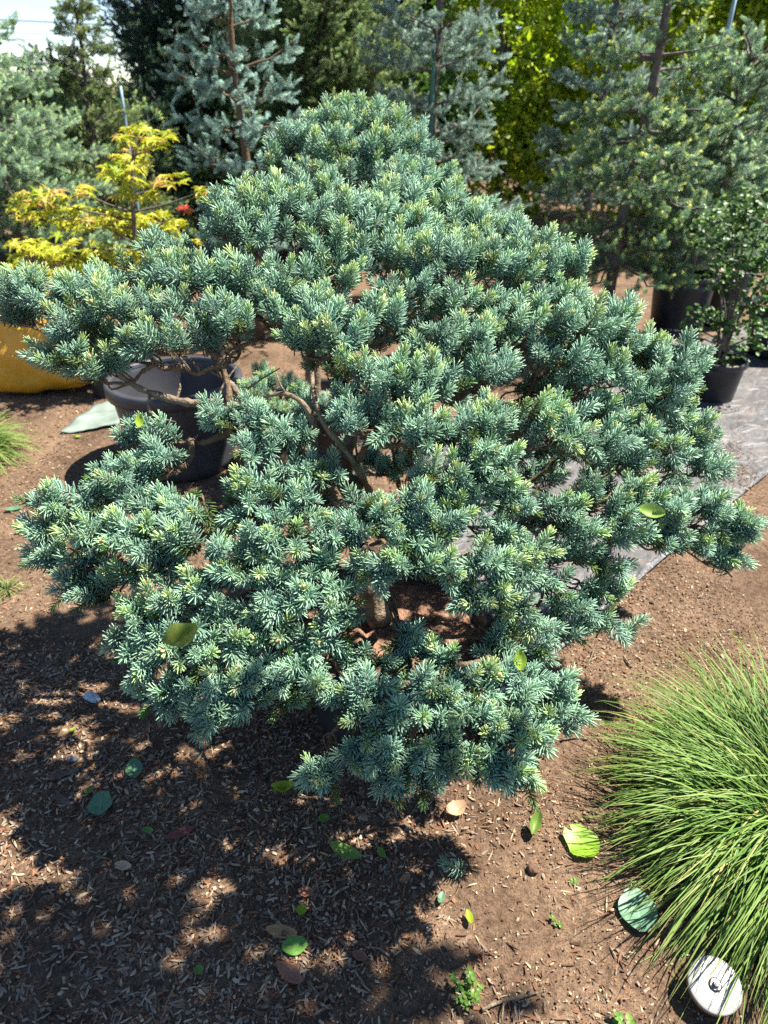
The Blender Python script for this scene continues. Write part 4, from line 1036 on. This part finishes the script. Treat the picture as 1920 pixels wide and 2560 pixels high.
# ------------------------------------------------------------------ orange sack
def sack():
    n = 44; c = at_z(40, 1000); Yc = c[1] + .28; x1 = at_z(214, 998)[0]; Lx = 0.62; H = .50
    V, F = [], []
    a = np.linspace(-1, 1, n)
    import itertools
    bm = {}
    faces = []
    def pt(u, v, w): return np.array([u, v, w])
    for ax_ in range(3):
        for sg in (-1, 1):
            idx = np.zeros((n, n), int)
            for i, p in enumerate(a):
                for j, q in enumerate(a):
                    co = [0, 0, 0]; co[ax_] = sg; co[(ax_ + 1) % 3] = p; co[(ax_ + 2) % 3] = q
                    key = tuple(np.round(co, 5))
                    if key not in bm: bm[key] = len(V); V.append(co)
                    idx[i, j] = bm[key]
            for i in range(n - 1):
                for j in range(n - 1):
                    f = (idx[i, j], idx[i + 1, j], idx[i + 1, j + 1], idx[i, j + 1]); F.append(f if sg > 0 else f[::-1])
    V = np.array(V, float)
    s = V.copy(); m = np.abs(V); p = 5.0
    rr = (m ** p).sum(1) ** (1 / p); s = V / rr[:, None]
    wz = s[:, 2]
    wr = 0.035 * vnoise(s[:, 0] * 2 + s[:, 1], wz * 2.2 + s[:, 1], 61) + 0.02 * np.abs(vnoise(s[:, 0] * 4 + wz * 3, wz * 3 - s[:, 0] * 5 + s[:, 1] * 3, 62)) + 0.010 * np.abs(vnoise(s[:, 0] * 9 - wz * 7, wz * 9 + s[:, 1] * 8, 63))
    s *= (1 + wr * 1.4)[:, None]
    taper = 1 - 0.16 * np.clip((wz + 1) / 2, 0, 1) ** 1.5
    P = np.stack([s[:, 0] * Lx * .5 * taper, s[:, 1] * .25 * taper, (np.clip(wz, -1, 1.2) + 1) * .5 * H], 1)
    P[:, 2] += np.where(wz > 0, .06 * vnoise(s[:, 0] * 1.5 + 3, s[:, 1] * 1.5, 64), 0)
    P[:, 2] -= np.clip(s[:, 0], 0, 1) ** 2 * 0.22 * np.clip((wz + 1) / 2, 0, 1)
    P[:, 2] = np.maximum(P[:, 2], 0.0)
    P += [x1 - Lx * .5, Yc, 0.012]
    m_ = plain('sack_orange', (0.62, 0.30, 0.018), rough=0.42, var=0.18, scale=6, bump=0.35, bscale=25, spec=0.5)
    o = link("sack", mesh_of("sack", P, F, m_)); tag(o, "slumped shiny orange-yellow plastic sack on the soil", "sack")
sack()

# ------------------------------------------------------------------ sedge clumps
def sedge(center, label, seed, n, L, rad, wid=0.0042, tilt=1.15, lean=(0, 0), name="sedge_clump"):
    r = np.random.default_rng(seed); c = np.asarray(center, float)
    th = thing(name, c, label, "grass", None)
    V, F, A = [], [], []
    ns = 7
    for k in range(n):
        a = r.uniform(0, 6.283); q = math.sqrt(r.random()); b = c + np.array([math.cos(a), math.sin(a), 0]) * rad * q * .45
        b[2] = gz(b[0], b[1]) - .005
        out = norm(np.array([math.cos(a + r.normal(0, .6)) + lean[0] + r.normal(0, .1), math.sin(a + r.normal(0, .6)) + lean[1], 0]))
        l = L * r.uniform(.55, 1.1); el = R(r.uniform(50, 88)) if q < .6 else R(r.uniform(28, 75)); bend = r.uniform(.55, 1.3) * tilt
        w = wid * r.uniform(.7, 1.2); p = b.copy(); base = len(V)
        side = np.array([-out[1], out[0], 0]); tw = r.normal(0, .35); dry = r.random() < .05; tone = r.uniform(-.22, .22)
        for i in range(ns + 1):
            t = i / ns; e = el - bend * t ** 1.35 * 1.5
            d = out * math.cos(e) + np.array([0, 0, math.sin(e)])
            if i: p = p + d * l / ns
            p[2] = max(p[2], gz(p[0], p[1]) + .004)
            nm = -out * math.sin(e) + np.array([0, 0, math.cos(e)])
            s = side * math.cos(tw) + nm * math.sin(tw); ww = w * .5 * min(1.0, (1 - t) * 3.2 + .12)
            V += [p - s * ww, p + nm * ww * .35, p + s * ww]; A += [min(max((t * .82 + tone) if not dry else .97, 0), 1)] * 3
        for i in range(ns):
            x = base + i * 3; F += [(x, x + 1, x + 4, x + 3), (x + 1, x + 2, x + 5, x + 4)]
    part("blade_tuft", V, F, M['sedge'], th, kind='stuff', attrs={'tipf': A})
    return th
gc = at_z(2000, 2095)
sedge(gc, "lush green arching sedge clump shading the metal disc", 71, 3600, .455, .40, wid=.0034, lean=(-.14, -.12))
gl = at_z(-75, 1150)
sedge(gl, "small fine green grass clump near the orange sack", 72, 900, .30, .24)
gs = at_z(20, 1480)
sedge(gs, "withered straw-coloured grass tuft on the bare soil", 73, 60, .07, .06, wid=.003, name="dry_grass_tuft")

# ------------------------------------------------------------------ metal disc
dc = at_z(1788, 2462, 0.05)
nd = norm(np.array([-0.05, -0.30, 1.0])); dt = thing("survey_disc", (dc[0], dc[1], 0), "round pale galvanised metal disc with a centre bolt beside the sedge clump", "disc")
xa = norm(np.cross([0, 1, 0], nd)); ya = np.cross(nd, xa)
def disc_local(V): return dc + V[:, :1] * xa + V[:, 1:2] * ya + V[:, 2:] * nd
r0 = .052
V, F = lathe([(.001, 0), (r0 * .5, .0012), (r0 * .94, 0), (r0 * .99, -.001), (r0, -.003), (r0 * .99, -.006), (r0 * .95, -.007), (.001, -.007)], 64)
mg = plain('galvanised', (0.27, 0.265, 0.25), rough=0.5, var=0.25, scale=40, bump=.1, bscale=400, metallic=0.25)
pl_ = part("plate", disc_local(V), F, mg, dt)
V, F = lathe([(r0 * .9, -.006), (r0 * 1.005, -.0055), (r0 * 1.0, -.014), (r0 * .9, -.015)], 64)
part("rim", disc_local(V), F, plain('rust', (0.20, .10, .05), rough=.8, var=.4, scale=80), dt)
V, F = lathe([(.001, .011), (.005, .0105), (.0058, .009), (.0058, .004), (.011, .0035), (.0115, .001), (.001, .001)], 6)
bo = part("bolt", disc_local(V), F, M['steel'], dt, smooth=False); bo.parent = pl_
V, F = lathe([(.001, .0035), (.0125, .0032), (.013, .0008)], 32); part("washer", disc_local(V), F, plain('washer', (.1, .09, .085), rough=.5, metallic=.6), dt).parent = pl_
V, F = tube([dc - nd * .012, dc * [1, 1, 0] - [0, 0, .05]], [.012, .012], 12); part("stem", V, F, M['steel'], dt)

# ------------------------------------------------------------------ wood chips
def chip_mesh(seed, L, W, H):
    r = np.random.default_rng(seed); V = []
    for x, k in ((-.5, .55), (-.2, 1), (.25, .9), (.5, .4)):
        for y, z in ((-.5, -.5), (.5, -.5), (.5, .5), (-.5, .5)):
            V.append((x * L + r.normal(0, .06) * L, y * W * k + r.normal(0, .08) * W, z * H * k + r.normal(0, .1) * H + .10 * L * (.25 - x * x) * (seed % 3 - 1)))
    F = [(0, 3, 2, 1), (12, 13, 14, 15)]
    for i in range(3):
        for j in range(4): F.append((i * 4 + j, i * 4 + (j + 1) % 4, i * 4 + 4 + (j + 1) % 4, i * 4 + 4 + j))
    return mesh_of("chip", V, F, M['chip'], smooth=False)
chips = [proto("chip%d" % i, chip_mesh(i, *d)) for i, d in enumerate([(.016, .0032, .0018), (.022, .004, .002), (.010, .005, .0025), (.030, .003, .002), (.013, .007, .002), (.007, .0045, .003), (.020, .0055, .0016), (.005, .004, .003)])]
def chip_field(n, xlo, xhi, ylo, yhi, seed, dens, kinds, smin, smax):
    r = np.random.default_rng(seed); x = r.uniform(xlo, xhi, n); y = r.uniform(ylo, yhi, n)
    k = r.random(n) < dens(x, y); x, y = x[k], y[k]; m = len(x)
    z = gz(x, y) + r.uniform(-.0005, .005, m)
    d = norm(r.normal(0, .28, (m, 3)) + [0, 0, 1.0])
    return np.stack([x, y, z], 1), eulers(d, r.uniform(0, 6.28, m)), r.uniform(smin, smax, m), r.choice(kinds, m)
def dens_near(x, y):
    t = np.clip((0.28 - x + 0.25 * vnoise(x * 4, y * 4, 9)) / .5, 0.05, 1)
    return t * np.clip(.75 + .5 * vnoise(x * 6, y * 6, 10), .15, 1) * np.clip((2.15 - y + .35 * vnoise(x * 3, y * 3, 18)) / .8, 0, 1)
sets = [chip_field(76000, -1.5, .95, .55, 2.35, 1, dens_near, [0, 1, 2, 3, 4, 5, 6], .6, 1.25),
        chip_field(34000, -.4, 1.3, .55, 2.4, 2, lambda x, y: np.clip(.65 + .6 * vnoise(x * 5, y * 5, 19), .1, 1), [2, 5, 7, 7, 7, 5, 0], .4, .95),
        chip_field(42000, -2.6, 1.2, 1.5, 4.6, 3, lambda x, y: (.6 + .4 * vnoise(x * 3, y * 3, 14)) * np.clip((y - 1.4) / .6, 0, 1), [0, 2, 4, 5, 5, 7, 7], .6, 1.4)]
scatter("wood_chips", *[np.concatenate([s_[i] for s_ in sets]) for i in range(4)], chips)
# mulch spilled on the fabric edge
mc = at_z(1780, 1150)
ms = chip_field(14000, mc[0] - .5, mc[0] + .5, mc[1] - .6, mc[1] + .6, 4, lambda x, y: np.exp(-(((x - mc[0]) / .13) ** 2 + ((y - mc[1]) / .28) ** 2)) * np.clip(.8 + vnoise(x * 9, y * 9, 3), .1, 1), [0, 2, 5, 5, 7], .7, 1.3)
ms[0][:, 2] = .024 + .004 * np.random.default_rng(5).random(len(ms[0]))
scatter("spilled_mulch", *ms, chips)
for o_ in (bpy.data.objects["wood_chips"], bpy.data.objects["spilled_mulch"]): pass
tag(bpy.data.objects["wood_chips"], "brown and grey wood chips strewn over the soil", "wood chips")
tag(bpy.data.objects["spilled_mulch"], "reddish mulch crumbs spilled on the grey fabric edge", "mulch")

# ------------------------------------------------------------------ loose leaves and bits
def fallen(px, py, mesh, label, cat="leaf", yaw=0, pitch=0.05, roll=0.05, z=None, lift=.008, name="fallen_leaf", scl=1.0, Y=None):
    p = at_z(px, py, .01) if Y is None else at_y(px, py, Y)
    if Y is None: p[2] = float(gz(p[0], p[1])) + lift
    o = link(name, mesh, loc=p, rot=(roll, pitch, R(yaw)), scl=scl); tag(o, label, cat); return o
LM = leaf_mesh
fallen(1430, 2085, LM("l1", M['leaf_bright'], .075, .085, .12, .2, notch=.25, wavy=.03, stalk=0, seed=3), "bright lime heart-shaped leaf with a notch on the sunlit soil", yaw=-55, lift=.012)
fallen(1580, 2222, LM("l2", M['leaf_bluegreen'], .10, .085, .08, .1, n=9, stalk=.2, seed=4), "large rounded blue-green leaf dappled by light under the sedge", yaw=-92, lift=.014)
fallen(1330, 2095, LM("l3", M['leaf_green'], .06, .028, .7, .3, stalk=.2, seed=5), "narrow folded grey-green leaf standing on the soil", yaw=65, pitch=-.4, lift=.016)
fallen(1115, 2045, LM("l4", M['leaf_tan'], .06, .042, .45, .5, stalk=.05, seed=6), "cupped pale tan dry leaf at the edge of the spruce shadow", yaw=35, lift=.012)
fallen(825, 2115, LM("l5", M['leaf_green'], .085, .034, .3, .25, stalk=0, seed=7), "long pointed green leaf in the dappled shade", yaw=-25, lift=.012)
fallen(255, 1990, LM("l6", M['leaf_bluegreen'], .06, .062, .15, .2, notch=.2, stalk=.05, seed=8), "torn squarish blue-green leaf in the spruce shadow", yaw=-80, lift=.012)
fallen(335, 1905, LM("l7", M['leaf_bluegreen'], .066, .045, .25, .3, stalk=.3, seed=9), "dark green oval leaf deep in the spruce shadow", yaw=-70, lift=.012)
fallen(680, 1985, LM("l8", M['leaf_bright'], .058, .035, .6, .6, stalk=0, seed=10), "curled glowing lime leaf in a patch of sun below the spruce", yaw=10, lift=.014)
fallen(705, 2375, LM("l9", M['leaf_green'], .055, .042, .15, .15, stalk=.15, seed=11), "oval mid green leaf beside two brown leaves", yaw=10, lift=.012)
fallen(665, 2325, LM("l10", M['leaf_brown'], .070, .030, .3, .2, stalk=.1, seed=12), "brown dry leaf lying above the oval green leaf", yaw=-8, lift=.010)
fallen(695, 2415, LM("l11", M['leaf_brown'], .066, .032, .35, .2, stalk=.1, seed=13), "brown dry leaf lying below the oval green leaf", yaw=-35, lift=.010)
fallen(410, 2100, LM("l12", M['leaf_reddish'], .075, .026, .25, .1, stalk=.05, seed=14), "long reddish-brown dry leaf on the shaded chips", yaw=28, lift=.010)
fallen(310, 1790, LM("l13", M['leaf_reddish'], .070, .020, .4, .2, stalk=.05, seed=15), "slender red-brown leaf beside the pale foam lump", yaw=14, lift=.010)
fallen(300, 1725, LM("l14", M['leaf_tan'], .09, .05, .3, .3, stalk=.15, wavy=.03, seed=16), "crinkled orange-tan leaf at the foliage edge by the foam lump", yaw=8, lift=.012)
fallen(290, 2165, LM("l15", M['leaf_tan'], .04, .024, .35, .3, stalk=.1, seed=17), "small tan leaf alone on the shaded chips", yaw=-12, lift=.010)
fallen(750, 2292, LM("l16", M['leaf_bright'], .026, .024, .1, .1, stalk=0, seed=18), "tiny round lime leaf in a sun fleck", yaw=80, lift=.012)
fallen(745, 2232, LM("l17", M['leaf_reddish'], .036, .026, .3, .3, stalk=0, seed=19), "small purplish-brown leaf in a sun fleck", yaw=0, lift=.012)
fallen(797, 2058, LM("l18", M['leaf_green'], .028, .026, .2, .1, stalk=0, seed=20), "small round green leaf just under the hanging foliage", yaw=30, lift=.012)
fallen(945, 2120, LM("l19", M['leaf_green'], .032, .018, .3, .2, stalk=.4, seed=21), "small stalked green leaf past the long pointed leaf", yaw=-60, lift=.012)
fallen(1000, 2210, LM("l20", M['leaf_brown'], .030, .018, .3, .2, stalk=0, seed=22), "small brown leaf near the fallen spruce tip", yaw=40, lift=.010)
fallen(1098, 2262, LM("l21", M['leaf_bluegreen'], .030, .016, .4, .2, stalk=0, seed=23), "narrow teal leaf fragment below the fallen spruce tip", yaw=70, lift=.010)
fallen(1178, 2318, LM("l22", M['leaf_bright'], .034, .016, .5, .3, stalk=.2, seed=24), "yellowing little leaf with brown edge on the soil", yaw=100, lift=.014)
fallen(880, 2385, LM("l23", M['leaf_brown'], .036, .022, .3, .2, stalk=0, seed=25), "chestnut leaf scrap at the shadow edge", yaw=-20, lift=.010)
fallen(502, 2442, LM("l24", M['leaf_green'], .022, .020, .2, .1, stalk=0, seed=26), "tiny green leaf among the pale chips", yaw=120, lift=.012)
fallen(210, 1978, LM("l25", M['leaf_green'], .022, .02, .2, .1, stalk=0, seed=27), "tiny green leaf beside the torn squarish leaf", yaw=20, lift=.012)
fallen(355, 2072, LM("l26", M['leaf_green'], .03, .016, .3, .2, stalk=0, seed=28), "thin green leaf pair piece above the reddish leaf", yaw=-10, lift=.012)
fallen(175, 1835, LM("l27", M['leaf_bright'], .022, .014, .3, .2, stalk=0, seed=29), "tiny yellow-green leaf under the foam lump", yaw=60, lift=.012)
fallen(12, 1275, LM("l28", M['leaf_bluegreen'], .07, .035, .2, .2, stalk=0, seed=30), "dark green leaf on sunlit soil past the lower foliage", yaw=25, lift=.012)
fallen(36, 1330, LM("l29", M['leaf_green'], .04, .02, .2, .2, stalk=0, seed=31), "narrow bright green leaf on sunlit soil past the lower foliage", yaw=30, lift=.012)
fallen(188, 1088, LM("l30", M['leaf_bright'], .03, .024, .2, .2, stalk=0, seed=32), "small yellow leaf on soil near the ground cloth", yaw=0, lift=.012)
fallen(1560, 1990, LM("l31", M['leaf_bluegreen'], .04, .034, .1, .1, stalk=0, seed=33), "small round leaf shaded at the sedge edge", yaw=20, lift=.012)
# leaves caught in the spruce
fallen(420, 1632, LM("l40", M['leaf_curl'], .072, .045, 2.0, .9, stalk=.05, wavy=.06, n=9, seed=40), "curled yellow-green leaf with brown edge caught in the spruce", yaw=22, pitch=-.2, roll=.15, Y=1.13)
fallen(1592, 1280, LM("l41", M['leaf_curl'], .062, .042, .9, .5, stalk=0, seed=41), "folded pale green leaf lying on the outer spruce wing", yaw=-12, pitch=.1, roll=.5, Y=1.55)
fallen(1300, 1625, LM("l42", M['leaf_bright'], .042, .028, .3, .2, stalk=.2, seed=42), "small yellow-green leaf hanging in the spruce", yaw=-90, pitch=.9, roll=.2, Y=1.22)
fallen(350, 1035, LM("l43", M['leaf_bright'], .034, .022, .3, .2, stalk=.1, seed=43), "small withered leaf caught on a bare lower twig", yaw=-90, pitch=1.0, Y=1.70)

def lump(name, px, py, size, mat, label, cat, seed, yaw=0, Yz=0.0):
    r = np.random.default_rng(seed); u = []
    n = 10
    for i in range(n + 1):
        for j in range(2 * n):
            th_, ph = math.pi * i / n, math.pi * j / n; u.append((math.sin(th_) * math.cos(ph), math.sin(th_) * math.sin(ph), math.cos(th_)))
    u = np.array(u); u = np.sign(u) * np.abs(u) ** .7
    f = 1 + .25 * vnoise(u[:, 0] * 2 + seed, u[:, 1] * 2 + u[:, 2], seed) + .1 * vnoise(u[:, 0] * 6, u[:, 1] * 6 + u[:, 2] * 5, seed + 1)
    V = u * f[:, None] * np.array(size) * .5
    F = [(i * 2 * n + j, i * 2 * n + (j + 1) % (2 * n), (i + 1) * 2 * n + (j + 1) % (2 * n), (i + 1) * 2 * n + j) for i in range(n) for j in range(2 * n)]
    p = at_z(px, py, .01); p[2] = float(gz(p[0], p[1])) + size[2] * .35
    tag(link(name, mesh_of(name, V, F, mat), loc=p, rot=(0.1, .1, R(yaw))), label, cat)
lump("foam_lump", 230, 1742, (.055, .03, .02), M['foam'], "pale blue-white speckled foam lump in the spruce shadow", "foam", 3, -25)
lump("stone", 182, 1898, (.028, .024, .018), M['stone'], "grey stone in the spruce shadow", "stone", 5)
lump("stone", 908, 2040, (.022, .016, .012), plain('stone_tan', (.25, .18, .12), rough=.8), "tan pebble under the hanging foliage", "stone", 6)
lump("stone", 1332, 2172, (.022, .022, .02), plain('clod', (.10, .055, .035), rough=.9), "dark brown knobby clod on the sunlit soil", "stone", 8)
bark_m = plain('bark_strip', (.12, .085, .065), rough=.9, var=.4, scale=60, bump=.8, bscale=200)
for px, py, yaw, L_, lab in ((160, 1935, 25, .075, "dark flat bark strip below the grey stone"), (158, 1996, -28, .06, "dark flat bark strip beside the torn squarish leaf")):
    r_ = np.random.default_rng(px); n = 9; V = []
    for i in range(n):
        for y, z in ((-.5, 0), (.5, 0), (.45, .5), (-.45, .5)): V.append(((i / (n - 1) - .5) * L_, y * .016 * (1 + .2 * r_.normal()), z * .012 + r_.normal(0, .0006)))
    F = [(0, 3, 2, 1), ((n - 1) * 4, (n - 1) * 4 + 1, (n - 1) * 4 + 2, (n - 1) * 4 + 3)] + [(i * 4 + j, i * 4 + (j + 1) % 4, i * 4 + 4 + (j + 1) % 4, i * 4 + 4 + j) for i in range(n - 1) for j in range(4)]
    p = at_z(px, py, .01); p[2] = float(gz(p[0], p[1])) + .004
    tag(link("bark_strip", mesh_of("bark_strip", V, F, bark_m, smooth=False), loc=p, rot=(.05, .05, R(yaw))), lab, "bark")

# fallen spruce tip
p = at_z(1158, 2182, .02); p[2] = float(gz(p[0], p[1])) + .02
ft = thing("fallen_spruce_tip", p, "broken blue spruce tip with a bare curved stem on the sunlit soil", "spruce tip")
link("shoot", HERO[0], ft, rot=(R(70), 0, R(-100)), scl=.95)
V, F = tube(spline([p + [0.0, 0, 0], at_z(1150, 2210, .012), at_z(1135, 2240, .01), at_z(1110, 2262, .006)], 5), np.linspace(.0018, .0012, 16), 5); part("stem", V, F, M['twig'], ft)

# twigs on the soil
def twig(pts, r, label, side=()):
    P = [at_z(x, y, .008) for x, y in pts]
    for q in P: q[2] = float(gz(q[0], q[1])) + .006
    acc = Acc(); pth = spline(P, 5); V, F = tube(pth, np.linspace(r, r * .6, len(pth)) * (1 + .2 * np.random.default_rng(3).normal(size=len(pth))), 6); acc.add(V, F)
    for (x, y), (x2, y2) in side:
        a = at_z(x, y, .01); b = at_z(x2, y2, .012); a[2] = gz(a[0], a[1]) + .007; b[2] = gz(b[0], b[1]) + .012; V, F = tube([a, (a + b) / 2 + [0, 0, .004], b], [r * .5, r * .45, r * .3], 5); acc.add(V, F)
    tag(link("twig", mesh_of("twig", acc.V(), acc.f, M['bark'])), label, "twig")
twig([(1205, 2520), (1250, 2500), (1300, 2490), (1345, 2478)], .0042, "knobby forked twig lying beside the clover seedling", [((1285, 2494), (1290, 2540)), ((1320, 2485), (1330, 2465)), ((1260, 2498), (1255, 2555))])
twig([(1560, 1640), (1572, 1660), (1580, 1668)], .004, "short dark twig on sunlit soil above the sedge", [])
twig([(1405, 1850), (1440, 1845), (1470, 1848)], .0035, "thin brown twig on sunlit soil beside the front foliage", [])
twig([(150, 2285), (180, 2300), (195, 2298)], .002, "thin straw on the shaded chips", [])
twig([(1465, 1668), (1475, 1650), (1485, 1625)], .003, "thin reddish twig on soil under the spruce wing", [])

# weeds
def weed(px, py, n, label, seed, size=.016, hgt=.03):
    r = np.random.default_rng(seed); b = at_z(px, py, .01); b[2] = float(gz(b[0], b[1])) - .002
    th = thing("seedling_weed", b, label, "weed"); lm = leaf_mesh("leaf", M['leaf_green'], size, size * .8, .2, .2, n=4, stalk=0, seed=seed)
    acc = Acc()
    for k in range(n):
        a = r.uniform(0, 6.28); q = b + np.array([math.cos(a), math.sin(a), 0]) * r.uniform(.2, 1) * hgt * 1.2 + [0, 0, hgt * r.uniform(.5, 1.2)]
        V, F = tube([b, (b + q) / 2 + [0, 0, .006], q], .0009, 4, cap=False); acc.add(V, F)
        for j in range(3): link("leaf", lm, th, loc=q - b, rot=(r.normal(0, .3), r.normal(-.2, .3), a + j * 2.1), scl=r.uniform(.7, 1.1))
    part("stem", acc.V(), acc.f, M['leaf_green'], th)
weed(1165, 2480, 24, "bright clover-like seedling weed beside the forked twig", 3, .011, .032)
weed(1562, 2550, 3, "tiny seedling at the edge of the sedge shadow", 4, .016, .016)
weed(1395, 2292, 3, "tiny pale seedling on the sunlit soil", 5, .010, .010)
weed(1435, 2195, 4, "small moss-green seedling on soil by the sedge shadow tips", 6, .008, .008)

# ------------------------------------------------------------------ tree that overhangs the path (its leaves dapple the soil)
rt = np.random.default_rng(91); tb = np.array([2.35, -0.55, 0.0])
tt = thing("shade_tree", tb, "broadleaf tree whose overhanging limb dapples the chip-covered soil", "tree")
acc = Acc(); tp = spline([tb - [0, 0, .1], tb + [.03, .02, 1.2], tb + [-.08, .15, 2.3], tb + [-.1, .3, 3.4]], 6); V, F = tube(tp, np.linspace(.10, .05, len(tp)), 12); acc.add(V, F)
shift = SUNV[:2] / SUNV[2]
P = []
for i in range(84):           # leafy sprays, set where their shade falls on the near soil
    gxp = rt.uniform(-1.25, 0.0) if i < 46 else rt.uniform(-1.1, -.3); gyp = rt.uniform(.15, .98)
    if gxp > -.02 - .25 * rt.random() and gyp > .8: continue
    z = rt.uniform(2.6, 3.5); c = np.array([gxp + shift[0] * z, gyp + shift[1] * z, z])
    s0 = tp[rt.integers(9, len(tp))]
    V, F = tube(spline([s0, (s0 + c) / 2 + [0, 0, .12], c], 4), np.linspace(.02, .004, 9), 5, cap=False); acc.add(V, F)
    m = rt.integers(12, 24); P.append(c + rt.normal(0, 1, (m, 3)) * [.10, .08, .06])
P = np.concatenate(P); part("trunk", acc.V(), acc.f, M['bark_grey'], tt)
d = norm(rt.normal(0, .5, P.shape) + [0, 0, 1])
scatter("crown", P, eulers(d, rt.uniform(0, 6.28, len(P))), rt.uniform(.7, 1.2, len(P)), np.zeros(len(P), int), [proto("shade_leaf", leaf_mesh("shade_leaf", M['leaf_green'], .095, .055, seed=2, n=5))], tt)
